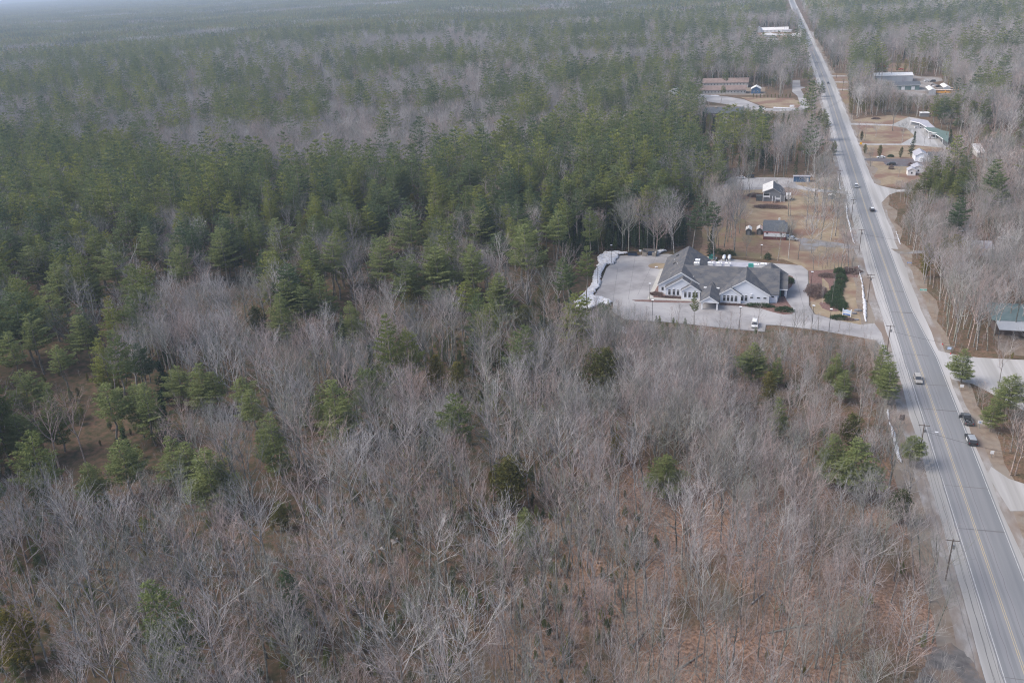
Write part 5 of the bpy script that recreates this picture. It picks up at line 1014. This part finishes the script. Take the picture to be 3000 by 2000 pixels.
for off, nm in ((-1.1, 'left'), (0.2, 'middle'), (1.1, 'right')):
    m = MB()
    for a, b_ in zip(srt[:-1], srt[1:]):
        q = wire((a[0]+off, a[1], a[2]-.1), (b_[0]+off, b_[1], b_[2]-.1), .9, .022 if a[1] < 420 else .035); m.add(q.v, q.f)
    tag(m.obj('power_line', 'wire'), '%s of the three thin wires strung along the highway poles' % nm, 'power line', 'wires along the highway')
for (c, x, y, h), l in ((('f', 600, 1175, 8), 'service wire crossing the road near the black SUV'), (('f', 375, 295, 8), 'service wire crossing the road behind the beige SUV'), (('h', 20, 180, 8), 'service wire crossing the road near the white SUV')):
    i = {1175: 2, 295: 3, 180: 5}[y]; a = srt[min(i, len(srt)-1)]; m = wire((a[0], a[1], 8.2), (a[0]+26, a[1]-7, 7.2), .7, .03); tag(m.obj('service_wire', 'wire'), l, 'wire')
tp = []
for i, (c, x, y, h) in enumerate([('m', 195, 262, 9), ('m', 535, 415, 9), ('m', 1425, 520, 9), ('m', 1925, 640, 9)]):
    X, Y = P(c, x, y); e = empty('utility_pole', (X, Y, 0), 0, 'pale pole carrying the cross country power line, %s from the left' % ['first', 'second', 'third', 'fourth'][i], 'utility pole', 'poles of the cross country power line'); b = MB(); b.tube([(0, 0, 0), (0, 0, h)], [.28, .2], 6); b.obj('pole', 'wood', e); b = MB(); b.box(-.15, .15, -1.6, 1.6, h-.5, h-.25); b.obj('crossarm', 'wood', e); tp.append((X, Y, h-.3))
tp = [(tp[0][0]-50, tp[0][1]+30, 9)]+tp+[(tp[-1][0]+60, tp[-1][1]-35, 9)]
for off in (-1.4, 1.4):
    m = MB()
    for a, b_ in zip(tp[:-1], tp[1:]): q = wire((a[0], a[1]+off, a[2]), (b_[0], b_[1]+off, b_[2]), .9, .05); m.add(q.v, q.f)
    tag(m.obj('power_line', 'steel'), '%s wire of the cross country power line' % ('nearer' if off < 0 else 'farther'), 'power line', 'cross country wires')

# ------------------------------------------------------------------ houses and sheds
B = Bd('grey_house', 5, 452, 'grey two storey house with sky glare coloured into one metal roof slope and a deck', 'house')
b = MB(); b.prism([(.9, 0), (11., 0), (11., 2.7), (9.3, 4.1), (5.3, 6.9), (.9, 5.1)], 442.8, 457.); B.part(b, 'wall', 'greysiding')
b = MB(); b.prism([(.3, 4.85), (5.35, 6.95), (5.35, 7.12), (.3, 5.02)], 442.2, 457.6); B.part(b, 'roof', 'shinyroof', label='metal roof slope with sky glare put into its colour')  # sky glare on this slope is painted in as near white
b = MB(); b.prism([(5.36, 6.95), (9.5, 4.25), (11.6, 2.55), (11.6, 2.72), (9.5, 4.42), (5.36, 7.12)], 442.2, 457.6); B.part(b, 'roof', 'darkroof', label='grey roof slope'); b = MB(); b.prism([(.3, 4.7), (5.35, 6.8), (5.35, 6.94), (.3, 4.84)], 442.1, 442.19); b.prism([(5.35, 6.8), (9.5, 4.1), (9.5, 4.24), (5.35, 6.94)], 442.1, 442.19); B.part(b, 'rake_trim', 'trim')
B.box('porch_opening', 'black', 1.0, 3.9, 442.6, 442.79, 2.6, 4.3); b = MB(); b.box(.7, .95, 441.9, 442.4, 0, 4.3); b.box(3.9, 4.1, 441.9, 442.4, 1.9, 4.3); b.box(.95, 3.9, 441.95, 442.05, 4.15, 4.3); b.box(.95, 3.9, 441.95, 442.05, 2.3, 3.0); B.part(b, 'porch_frame', 'trim')
B.box('deck', 'darkwood', -2.6, .6, 443, 449, 1.6, 1.8); B.box('deck_skirt', 'darkwood', -2.5, .5, 442.7, 442.9, 0, 2.6)
b = MB(); b.prismx([(439.0, .1), (439.2, .1), (442.4, 1.9), (442.4, 2.8), (442.2, 2.8), (439.0, 1.0)], 5.2, 5.35); b.prismx([(439.0, .1), (439.2, .1), (442.4, 1.9), (442.4, 2.8), (442.2, 2.8), (439.0, 1.0)], 6.6, 6.75); b.box(6.8, 9.0, 441.6, 441.7, 1.2, 2.1); B.part(b, 'stair_rail', 'trim')
for x in (9.3, 11.1): B.box('porch_post', 'trim', x-.1, x+.1, 441.4, 441.6, 0, 3.6)
B.box('chimney', 'beige', 6.6, 7.6, 456, 457, 5, 8.0)
B = Bd('red_house', 6.7, 383, 'red brown house with dark roof and white porch band beside two small sheds', 'house')
b = MB(); b.prismx([(376.3, 0), (397, 0), (397, 2.7), (383.3, 5.9), (377.4, 3.6), (376.3, 3.0)], 1.9, 11.4); B.part(b, 'wall', 'redwall')
b = MB(); b.prismx([(377.2, 3.4), (383.4, 6.0), (383.4, 6.18), (377.2, 3.58)], 1.4, 11.9); b.prismx([(383.4, 6.0), (399, 2.4), (399, 2.58), (383.4, 6.18)], 1.6, 10.9); B.part(b, 'roof', 'darkroof')
b = MB(); b.box(2.1, 11.2, 376.15, 376.28, 1.5, 3.1); B.part(b, 'porch_band', 'trim')
for x in (3.4, 9.3): B.win(x, 376.15, 2.75, .8, .7, transom=False, frame='redwall')
B.box('chimney', 'white_metal', 8.2, 9.0, 399.2, 399.8, 2.2, 3.4)
for i, (x, y, l) in enumerate(((-4.5, 382.5, 'small dark shed with bright roof, left one beside the red house'), (.2, 383.5, 'small dark shed with bright roof touching the red house'))):
    B = Bd('garden_shed', x, y+2, l, 'shed', group='two sheds by the red house'); B.gable(x-1.25, x+1.25, y, y+4.6, 2.3, .8, 'darkwood', 'shinyroof', ov=.15, trim=None); B.box('door', 'greysiding', x-.5, x+.5, y-.05, y-.003, 0, 1.9)
B = Bd('equipment_shed', 20.3, 487, 'long low dark blue shed with pale roof at the end of the upper lot', 'shed'); b = MB(); b.prismx([(485.2, 0), (489, 0), (489, 2.6), (485.2, 3.0)], 16.2, 24.7); B.part(b, 'wall', 'bluewall')
b = MB(); b.prismx([(484.6, 3.05), (489.4, 2.65), (489.4, 2.8), (484.6, 3.2)], 15.9, 25.0); B.part(b, 'roof', 'palepurple'); B.box('corner_board', 'trim', 16.0, 16.19, 485., 485.19, 0, 3.); B.box('door', 'trim', 23.0, 24.0, 485.1, 485.19, 0, 2.2); B.win(19.8, 485.2, 1.4, .9, .9, transom=False)
B = Bd('box_trailer', 12.3, 447, 'white box trailer parked right of the grey house', 'trailer'); B.box('box', 'white_metal', 11.9, 14.2, 444, 449, .9, 3.1)
for x in (12.2, 13.9): b = MB(); b.tube([(x-.15, 445, .4), (x+.15, 445, .4)], .4, 10); B.part(b, 'wheel', 'rubber')
B = Bd('stand_kiosk', *P('b', 1710, 410), 'small grey roofed stand on the lawn near the highway', 'kiosk'); X, Y = P('b', 1710, 410); B.gable(X-1.6, X+1.6, Y, Y+2.2, 2.0, .5, 'greysiding', 'white_metal', ov=.15, trim=None)
B = Bd('apartment_row', -40, 830, 'front row of the long beige apartment building with red brown roof', 'building'); B.gable(-60, -20, 824, 836, 3.4, 3.0, 'beige', 'brownroof', axis='x', ov=.6, trim=None)
for k in range(14): B.win(-58.6+k*2.9, 824, 1.0, .9, 1.3, transom=False, frame='beige')
B = Bd('apartment_row', -40, 868, 'rear row of the long beige apartment building with red brown roof', 'building'); B.gable(-61, -19, 862, 876, 5.0, 3.2, 'beige', 'brownroof', axis='x', ov=.6, trim=None)
for k in range(14): B.win(-59+k*3., 862, 2.8, .9, 1.3, transom=False, frame='beige')
B = Bd('blue_house', -11, 826, 'blue house with pale roof right of the apartment building', 'house'); B.gable(-15, -7, 822, 832, 4.2, 2.1, 'bluewall', 'white_metal', ov=.5); B.win(-12.5, 822, 1.2, 1, 1.3, transom=False); B.win(-9.5, 822, 1.2, 1, 1.3, transom=False)
B = Bd('white_barn', -82, 812, 'white gabled barn left of the apartment building', 'barn'); B.gable(-88, -76.2, 806.5, 820, 4.2, 3.2, 'trim', 'white_metal', ov=.3, trim=None); B.box('door', 'metalwall', -84, -80.5, 806.44, 806.49, 0, 3)
B = Bd('dark_long_building', -33, 697, 'long dark roofed building with two dormers behind spruces', 'building'); B.gable(-48, -18, 690.5, 704, 4.2, 3.4, 'brown', 'darkroof', axis='x', ov=.6, trim=None)
for x in (-38.5, -29.5): B.box('dormer', 'wood', x-1, x+1, 695.5, 698.5, 6.2, 7.9)
for x in (-35.5, -32, -24, -21): B.win(x, 690.5, 1.6, 1., 1.4, transom=False, frame='beige')
B.gable(-35.5, -28.3, 652.5, 664, 2.8, 1.4, 'brown', 'palepurple', axis='x', ov=.4, trim=None)
B = Bd('metal_warehouse', 110, 895, 'big pale steel warehouse with bright white roof', 'warehouse'); B.gable(94, 127.3, 886.8, 907, 5.4, 1.6, 'metalwall', 'shinyroof', axis='x', ov=.3, trim=None); B.box('roll_door', 'palepurple', 118, 122, 886.7, 886.79, 0, 4)
B = Bd('green_garage', 115, 838, 'green steel garage with dark roof and two white roll doors', 'garage'); B.gable(105, 125.5, 831.5, 847, 4.3, 1.8, 'greenwall', 'darkroof', axis='x', ov=1.0)
for x in (112.5, 120.5): B.box('roll_door', 'trim', x-1.4, x+1.4, 831.38, 831.49, .2, 3.)
for x, y, y1, l in ((131.2, 800.5, 821, 'open sided grey steel shed, left one by the yellow buses'), (144.8, 816, 836, 'open sided grey steel shed, right one by the yellow buses')):
    B = Bd('steel_shed', x, (y+y1)/2, l, 'shed', group='two open steel sheds'); B.gable(x-2.7, x+2.7, y, y+.3, 3.6, 1.3, 'metalwall', 'white_metal', ov=.1, trim=None); b = MB(); b.prism([(x-2.8, 3.7), (x, 5.0), (x, 5.15), (x-2.8, 3.85)], y+.45, y1); b.prism([(x, 5.0), (x+2.8, 3.7), (x+2.8, 3.85), (x, 5.15)], y+.45, y1); B.part(b, 'roof', 'white_metal')
    for k in range(5): B.box('post', 'steel', x-2.7, x-2.5, y+3+k*4, y+3.2+k*4, 0, 3.7)
    B.box('wall', 'metalwall', x+2.5, x+2.7, y+.35, y1-.1, 0, 3.65)
# green roofed motel: three crooked wings
def wing(B, pts_front, pts_back, h, rise, roof, wall, posts=None):
    n = len(pts_front); b = MB()
    for k in range(n-1):
        a, c, d, e_ = pts_front[k], pts_front[k+1], pts_back[k+1], pts_back[k]
        q = [(a[0], a[1], h), (c[0], c[1], h), (d[0], d[1], h+rise), (e_[0], e_[1], h+rise)]; b.add(q+[(x, y, z-.25) for x, y, z in q], [(0, 1, 2, 3), (7, 6, 5, 4), (0, 4, 5, 1), (1, 5, 6, 2), (2, 6, 7, 3), (3, 7, 4, 0)])
    B.part(b, 'roof', roof); b = MB()
    for k in range(n-1):
        f_ = lambda u, v: (u[0]+(v[0]-u[0])*.28, u[1]+(v[1]-u[1])*.28)
        a, c, d, e_ = f_(pts_front[k], pts_back[k]), f_(pts_front[k+1], pts_back[k+1]), pts_back[k+1], pts_back[k]; b.poly([a, c, d, e_], 0, h-.22)
    B.part(b, 'wall', wall); b = MB()
    for k in range(n-1):
        a, c = pts_front[k], pts_front[k+1]; dx, dy = c[0]-a[0], c[1]-a[1]; L = math.hypot(dx, dy); nx, ny = dy/L*.08, -dx/L*.08
        b.poly([(a[0]+nx, a[1]+ny), (c[0]+nx, c[1]+ny), (c[0]+nx*.1, c[1]+ny*.1), (a[0]+nx*.1, a[1]+ny*.1)], h-.3, h+.12)
    B.part(b, 'fascia', 'trim')
    for k in range(n): B.box('post', 'trim', pts_front[k][0]-.12, pts_front[k][0]+.12, pts_front[k][1]+.3, pts_front[k][1]+.54, 0, h-.3)
T_ = lambda x, y, z=3.2: P('t', x, y, z)
B = Bd('motel', 103, 645, 'low motel wing with grey roof and white posts facing the lot', 'motel'); wing(B, [T_(115, 630), T_(300, 670), T_(440, 755)], [T_(180, 600), T_(430, 625), T_(600, 770)], 3., .5, 'palepurple', 'greysiding')
B = Bd('motel', 106, 622, 'middle green roofed motel section with white fascia', 'motel'); wing(B, [T_(390, 765), T_(480, 830), T_(570, 855), T_(880, 885)], [T_(520, 735), T_(650, 785), T_(740, 822), T_(880, 850)], 2.9, .4, 'greenroof', 'greysiding')
B = Bd('motel', 106, 600, 'front green roofed motel wing with dark walls', 'motel'); wing(B, [T_(480, 887), T_(620, 890), T_(760, 985)], [T_(640, 872), T_(870, 885), T_(860, 1062)], 3., .3, 'greenroof', 'darkwood')
B = Bd('motel_office', 108, 690, 'small low white roofed cabin above the motel', 'cabin'); X, Y = P('t', 300, 555); B.gable(X, X+6, Y, Y+5, 2.6, .5, 'greysiding', 'white_metal', axis='x', ov=.3)
B = Bd('grey_blue_house', 90, 543, 'long grey blue house with small porch behind the big pines', 'house'); B.gable(84.5, 91, 540, 552, 3.4, 1.8, 'siding', 'palepurple', ov=.4); B.gable(91.5, 101, 539.5, 549, 3.0, 1.6, 'siding', 'darkroof', axis='x', ov=.3, trim=None); B.box('porch', 'trim', 86.5, 88.5, 538, 539.9, 0, 2.6)
for x in (93, 96, 99): B.win(x, 539.5, .9, 1., 1.3, transom=False)
B = Bd('white_cottage', 80, 508, 'small white cottage with grey roofs below the dark driveway', 'cottage'); B.gable(76, 80, 503.5, 508.5, 2.9, 1.1, 'trim', 'palepurple', ov=.3); B.gable(79, 85, 509, 516, 3.1, 1.3, 'trim', 'palepurple', ov=.3); B.win(78, 503.5, .9, 1, 1.2, transom=False); B.win(82, 509, 1, 1, 1.2, transom=False)
B = Bd('white_roof_cabin', 121, 562, 'cabin with bright white roof among bare trees at right', 'cabin'); b = MB(); b.prismx([(553, 0), (570, 0), (570, 2.6), (553, 2.6)], 119.3, 123.4); B.part(b, 'wall', 'beige'); b = MB(); b.prismx([(552, 2.65), (571, 4.2), (571, 4.35), (552, 2.8)], 118.9, 124); B.part(b, 'roof', 'shinyroof')
B = Bd('teal_roof_building', 80, 284, 'low building with faded teal metal roof cut by the right edge', 'building', group=None)
b = MB(); b.box(74.6, 90, 281.5, 293, 0, 3.2); B.part(b, 'wall', 'brown'); b = MB(); b.prismx([(277.5, 3.2), (283.5, 3.9), (283.5, 4.05), (277.5, 3.35)], 74.5, 91); B.part(b, 'canopy', 'metalwall'); b = MB(); b.prismx([(283.5, 3.95), (295, 5.6), (295, 5.8), (283.5, 4.15)], 73.6, 91); B.part(b, 'roof', 'tealroof')
for x in (74.8, 79, 83, 87): B.box('post', 'darkwood', x-.1, x+.1, 277.9, 278.1, 0, 3.2)
B = Bd('pale_house', 85, 373, 'pale roofed house half hidden by bare trees right of the highway', 'house'); B.gable(82, 90, 364.5, 373, 2.9, 1.7, 'siding', 'palepurple', axis='x', ov=.4); B.gable(80, 84.5, 384, 392, 2.9, 1.5, 'greysiding', 'palepurple', ov=.3); B.win(84, 364.5, 1, 1, 1.2, transom=False); B.win(88, 364.5, 1, 1, 1.2, transom=False)
B = Bd('greenhouse_row', -55, 1558, 'left one of two long white roofed greenhouse rows far away', 'greenhouse', group='far white greenhouse rows'); B.gable(-76, -32, 1552, 1570, 3.2, 3., 'trim', 'shinyroof', axis='x', ov=.2, trim=None)
for k in range(7): B.box('bay_divider', 'greysiding', -71+k*6, -70.4+k*6, 1551.5, 1551.79, .3, 3.2)
B = Bd('greenhouse_row', 0, 1520, 'right one of two long white roofed greenhouse rows far away', 'greenhouse', group='far white greenhouse rows'); B.gable(-20, 24, 1500, 1518, 3.2, 3.4, 'trim', 'shinyroof', axis='x', ov=.2, trim=None)
for k in range(7): B.box('bay_divider', 'greysiding', -15+k*6, -14.4+k*6, 1499.5, 1499.79, .3, 3.2)
B = Bd('grey_barn', -21, 1503, 'grey gabled barn beside the far white roof', 'barn'); B.gable(-24.3, -18, 1497, 1507, 6.5, 2.5, 'metalwall', 'metalwall', ov=.3, trim=None)
B = Bd('white_hall', -6, 1420, 'far low hall with very bright white roof', 'hall'); b = MB(); q = [P('n', 1185, 345, 4), P('n', 1320, 385, 4), P('n', 1590, 392, 4), P('n', 1430, 325, 4)]; b.poly(q, 3.2, 4.0); B.part(b, 'roof', 'shinyroof'); b = MB(); cxy = (sum(v[0] for v in q)/4, sum(v[1] for v in q)/4); b.poly([(cxy[0]+(v[0]-cxy[0])*.94, cxy[1]+(v[1]-cxy[1])*.94) for v in q], 0, 3.19); B.part(b, 'wall', 'greysiding')
rg = random.Random(8)
for i, (c, x, y) in enumerate([('n', 1530, 640), ('n', 1650, 630), ('n', 1730, 625), ('n', 1795, 630), ('n', 1880, 630), ('n', 2090, 420), ('n', 2145, 430), ('n', 2235, 430), ('n', 2000, 600), ('e', 1545, 415), ('e', 1490, 400), ('e', 1640, 430), ('e', 1690, 425), ('e', 1380, 410), ('e', 1430, 375), ('e', 2100, 520), ('e', 1930, 535), ('n', 1870, 305), ('n', 930, 300)]):
    X, Y = P(c, x, y); w_ = rg.uniform(3.5, 7); B = Bd('distant_shed', X, Y, 'tiny far shed, %s percent across, %s percent down, %s of its cluster' % (words_(round(float(proj(X, Y, 1)[0])/30)), words_(round(float(proj(X, Y, 1)[1])/20)), ['nearest', 'leftmost', 'middle', 'rightmost', 'upper', 'lower'][i % 6]), 'shed', group='tiny far sheds')
    B.gable(X-w_, X+w_, Y-2.5, Y+2.5, 2.2, 1.2, rg.choice(['trim', 'siding', 'beige']), rg.choice(['white_metal', 'shinyroof', 'palepurple']), axis='x', ov=.2, trim=None)
B = Bd('red_shed', *P('e', 2098, 785), 'small red shed beyond the warehouse', 'shed'); X, Y = P('e', 2098, 785); B.gable(X-4, X+4, Y, Y+5, 2.6, 1.2, 'red', 'red', axis='x', ov=.2, trim=None)

# ------------------------------------------------------------------ vehicles
def vehicle(kind, x, y, rz, paint, label, cat=None, L=4.7, W=1.86, H=1.7, roofpaint=None, open_door=False, doors=None, group=None):
    nm = {'suv': 'parked_suv', 'pickup': 'pickup_truck', 'van': 'passenger_van', 'sedan': 'car', 'bus': 'school_bus'}[kind]
    if kind == 'suv' and 'driving' in label: nm = 'suv'
    e = empty(nm, (x, y, .06), rz, label, cat or {'suv': 'SUV', 'pickup': 'pickup truck', 'van': 'van', 'sedan': 'car', 'bus': 'bus'}[kind], group)
    w_ = W/2; h2 = L/2; b = MB()
    if kind == 'bus':
        L = 10.; h2 = 5; w_ = 1.2; b.prismx([(-h2, .5), (h2, .5), (h2, 1.5), (h2-1.2, 1.6), (h2-1.5, 2.9), (-h2+.2, 3.0), (-h2, 2.8)], -w_, w_); b.obj('body', paint, e)
        for s_ in (-1, 1): b = MB(); b.box(s_*(w_+.003), s_*(w_+.03), -h2+.5, h2-1.9, 1.75, 2.5); b.obj('window_band', 'glass', e)
        b = MB(); b.box(-w_+.1, w_-.1, -h2+.3, h2-1.7, 3.01, 3.05); b.obj('roof_panel', 'trim', e); wr = .48; wy = (h2-1.9, -h2+2.)
    else:
        if kind == 'suv': bot = [(-h2, .35), (h2-.1, .35), (h2, .6), (h2-.05, .86), (h2-.95, 1.0), (-h2+.02, 1.02), (-h2, .9)]; cab = (-h2+.05, h2-1.15, -h2+.32, h2-2.0)
        elif kind == 'sedan': bot = [(-h2, .3), (h2-.1, .3), (h2, .5), (h2-.05, .72), (h2-1.1, .88), (-h2+.7, .92), (-h2, .85)]; cab = (-h2+.65, h2-1.25, -h2+1.2, h2-2.2); H = 1.42
        elif kind == 'van': bot = [(-h2, .35), (h2-.1, .35), (h2, .6), (h2-.05, .9), (h2-.8, 1.08), (-h2+.02, 1.1), (-h2, .9)]; cab = (-h2+.03, h2-.85, -h2+.2, h2-1.7); H = 1.95
        else: bot = [(-h2, .45), (h2-.1, .45), (h2, .7), (h2-.05, 1.0), (h2-1.15, 1.12), (-.3, 1.14), (-.3, .62), (-h2, .62)]; cab = (-.28, h2-1.3, -.1, h2-2.1); H = 1.85
        zb = max(q[1] for q in bot)-.02
        b.prismx(bot, -w_, w_)
        if kind == 'pickup': b.box(-w_, -w_+.1, -h2, -.302, .622, 1.14); b.box(w_-.1, w_, -h2, -.302, .622, 1.14); b.box(-w_+.102, w_-.102, -h2, -h2+.08, .622, 1.12)
        body = b.obj('body', paint, e)
        if kind == 'pickup': b = MB(); b.box(-w_+.11, w_-.11, -h2+.09, -.31, .625, .66); b.obj('bed_liner', 'black', e); b = MB(); b.box(-.5, .0, -1.6, -1.1, .665, .95); b.box(.1, .5, -1.9, -1.5, .665, .85); b.obj('cargo', 'steel', e)
        def frust(m, sh, z0, z1, y0, y1, y2, y3, wa, wb): m.add([(-wa, y0, z0), (wa, y0, z0), (wa, y1, z0), (-wa, y1, z0), (-wb, y2, z1), (wb, y2, z1), (wb, y3, z1), (-wb, y3, z1)], [(0, 3, 2, 1), (4, 5, 6, 7), (0, 1, 5, 4), (1, 2, 6, 5), (2, 3, 7, 6), (3, 0, 4, 7)])
        b = MB(); frust(b, 0, zb, H-.07, *cab, w_-.06, w_-.22); b.obj('windows', 'glass', e)
        b = MB(); frust(b, 0, H-.068, H, cab[2]-.02, cab[3]+.03, cab[2]+.1, cab[3]-.08, w_-.2, w_-.28); b.obj('roof_panel', roofpaint or paint, e)
        b = MB()
        for s_ in (-1, 1):
            for t in (0., .36, .68, 1.):
                ya = cab[0]+(cab[1]-cab[0])*t; yb = cab[2]+(cab[3]-cab[2])*t; th = .06; xa, xb = s_*(w_-.05), s_*(w_-.21); b.add([(xa, ya-th, zb), (xa, ya+th, zb), (xb, yb+th, H-.07), (xb, yb-th, H-.07), (xa-s_*.05, ya-th, zb), (xa-s_*.05, ya+th, zb), (xb-s_*.05, yb+th, H-.07), (xb-s_*.05, yb-th, H-.07)], [(0, 1, 2, 3), (7, 6, 5, 4), (0, 4, 5, 1), (1, 5, 6, 2), (2, 6, 7, 3), (3, 7, 4, 0)])
        b.obj('window_pillars', paint, e)
        for s_ in (-1, 1): b = MB(); b.box(s_*w_, s_*(w_+.2), cab[1]-.35, cab[1]-.2, zb, zb+.18); b.obj('mirror', 'black', e)
        wr = .37; wy = (h2-.85, -h2+.85)
        if doors:
            for s_ in (-1, 1): b = MB(); b.box(s_*(w_+.003), s_*(w_+.02), -.95, .75, .45, zb-.03); b.obj('door', doors, e)
        if open_door: b = MB(); b.poly([(-w_-.02, .75), (-w_-.9, .35), (-w_-.94, .42), (-w_-.02, .85)], .5, 1.5); b.obj('door', paint, e)
    for s_ in (-1, 1):
        for yy in wy: b = MB(); b.tube([(s_*(w_-.22), yy, wr), (s_*(w_+.02), yy, wr)], wr, 12); o = b.obj('wheel', 'rubber', e); b = MB(); b.tube([(s_*(w_+.022), yy, wr), (s_*(w_+.035), yy, wr)], wr*.55, 8); b.obj('rim', 'steel', o)
        zl = .75 if kind != 'bus' else 1.2
        b = MB(); b.box(s_*w_*.95, s_*w_*.6, h2-.04, h2+.02, zl-.1, zl+.06); b.obj('headlight', 'lampw', e); b = MB(); b.box(s_*w_*.98, s_*w_*.75, -h2-.02, -h2+.03, zl-.02, zl+.2); b.obj('tail_light', 'taill', e)
    return e
PI = math.pi
vehicle('suv', 46.75, 242.6, PI, 'carbeige', 'beige SUV driving towards the camera in the left lane', L=4.9, H=1.75)
vehicle('pickup', 55.6, 220.2, .03, 'cargrey', 'dark grey pickup truck with black bed parked on the right shoulder', L=5.8, W=2., open_door=True)
vehicle('suv', 54.6, 209.3, .03, 'cardark', 'black SUV with white doors and roof coloured pale for glare, parked behind the pickup', L=5.0, W=2., H=1.8, roofpaint='carsilver', doors='carwhite')  # silver roof panel stands in for glare on the black roof
X, Y = P('h', 218, 278); vehicle('suv', X, Y+2, 0, 'cardark', 'dark SUV with white roof driving away in the right lane', roofpaint='carwhite')
X, Y = P('d', 428, 1378); vehicle('suv', X, Y+2, PI, 'carsilver', 'silver SUV driving near the side road junction in the left lane', roofpaint='carwhite')
X, Y = P('d', 103, 180); vehicle('sedan', X, Y+2, PI, 'cardark', 'small dark car driving on the highway beyond the motel driveways')
X, Y = P('e', 1341, 725); vehicle('sedan', X, Y+2, PI, 'carwhite', 'white car driving far up the highway')
X, Y = P('e', 1162, 260); vehicle('suv', X, Y+2, 0, 'cardark', 'dark speck of an SUV driving on the farthest highway stretch')
X, Y = P('a', 1646, 950); vehicle('van', X, Y+2.4, PI, 'carwhite', 'white van parked nose out at the front kerb of the clinic lot', L=5.1, W=1.95, H=1.9)
for c, x, y, rz, k, p_, l in [('d', 1132, 690, -1.4, 'sedan', 'carwhite', 'white car parked under the grey motel roof'), ('d', 1297, 808, -1.5, 'sedan', 'carwhite', 'white car parked beside the front motel wing'),
        ('m', 860, 640, -.9, 'sedan', 'cardark', 'dark car, leftmost of the row beside the steel sheds'), ('m', 900, 655, -.9, 'sedan', 'carwhite', 'white car, second in the row beside the steel sheds'), ('m', 945, 668, -.9, 'sedan', 'carsilver', 'silver car, third in the row beside the steel sheds'), ('m', 985, 680, -.9, 'sedan', 'cardark', 'dark car, rightmost of the row beside the steel sheds'),
        ('q', 1900, 1215, -1.9, 'sedan', 'carsilver', 'silver car parked right of the red house porch'), ('q', 1760, 1150, -1.3, 'sedan', 'carwhite', 'white car squeezed against the red house'), ('b', 772, 160, 1.5, 'van', 'cardark', 'dark van parked at the far edge of the upper lot'), ('b', 665, 170, 1.5, 'sedan', 'carwhite', 'white car at the far left of the upper lot'),
        ('d', 825, 1112, 1.57, 'suv', 'cardark', 'black SUV parked on the dark driveway'), ('d', 708, 1032, 1.57, 'sedan', 'carwhite', 'white car beside the dark driveway near the pines'), ('h', 1725, 595, 1.3, 'sedan', 'carwhite', 'white car parked by the pale house at the right'), ('h', 1868, 590, 1.3, 'sedan', 'carsilver', 'silver car half hidden near the right edge trees'), ('h', 1640, 205, 1.57, 'van', 'carwhite', 'white van behind the dense pines at right'), ('m', 835, 548, 1.57, 'van', 'cardark', 'dark van on the gravel behind the green garage'), ('m', 680, 545, 1.57, 'van', 'carwhite', 'white van on the gravel behind the green garage'), ('e', 2310, 805, 1.5, 'pickup', 'red', 'red pickup beyond the big warehouse'), ('e', 2060, 805, 1.5, 'sedan', 'carsilver', 'silver car beyond the big warehouse')]:
    X, Y = P(c, x, y); vehicle(k, X, Y, rz, p_, l)
for c, x, y, l in (('m', 1005, 850, 'yellow school bus between the two steel sheds'), ('m', 1275, 850, 'yellow school bus in front of the right steel shed'), ('m', 1345, 790, 'yellow school bus behind the right steel shed')):
    X, Y = P(c, x, y); vehicle('bus', X, Y, 1.5, 'orange', l, group='yellow school buses')
# fallen logs in the open bottom woods
for i, (x, y, L_, a) in enumerate([(2250, 1855, 9, .5), (2080, 1690, 7, 1.9), (1990, 1960, 6, .9), (2330, 1940, 8, 2.7), (2120, 1625, 9, .1), (1850, 1900, 6, 1.2), (1200, 1420, 7, .8), (1560, 1960, 6, 2.2), (2200, 1770, 5, 1.)]):
    X, Y = at(x, y); b = MB(); b.tube([(X, Y, .18), (X+L_*.5*math.cos(a), Y+L_*.5*math.sin(a), .25), (X+L_*math.cos(a), Y+L_*math.sin(a), .16)], [.17, .13, .07], 6)
    tag(b.obj('fallen_log', 'bark'), 'fallen log on the brown forest floor, %s percent across, %s percent down the photo' % (words_(x/30), words_(y/20)), 'log', 'fallen logs')

# ------------------------------------------------------------------ haze
hz = MB(); hz.box(-24000, 24000, -1500, 26000, -1.5, 190); M['haze'] = bpy.data.materials.new('haze'); M['haze'].use_nodes = True
hn = M['haze'].node_tree; hn.nodes.clear(); ho = hn.nodes.new('ShaderNodeOutputMaterial'); pv = hn.nodes.new('ShaderNodeVolumePrincipled')
pv.inputs['Color'].default_value = (.68, .81, 1., 1); pv.inputs['Density'].default_value = 0.00014; pv.inputs['Anisotropy'].default_value = 0.0
hn.links.new(pv.outputs[0], ho.inputs['Volume'])
tag(hz.obj('haze', 'haze'), kind='stuff')
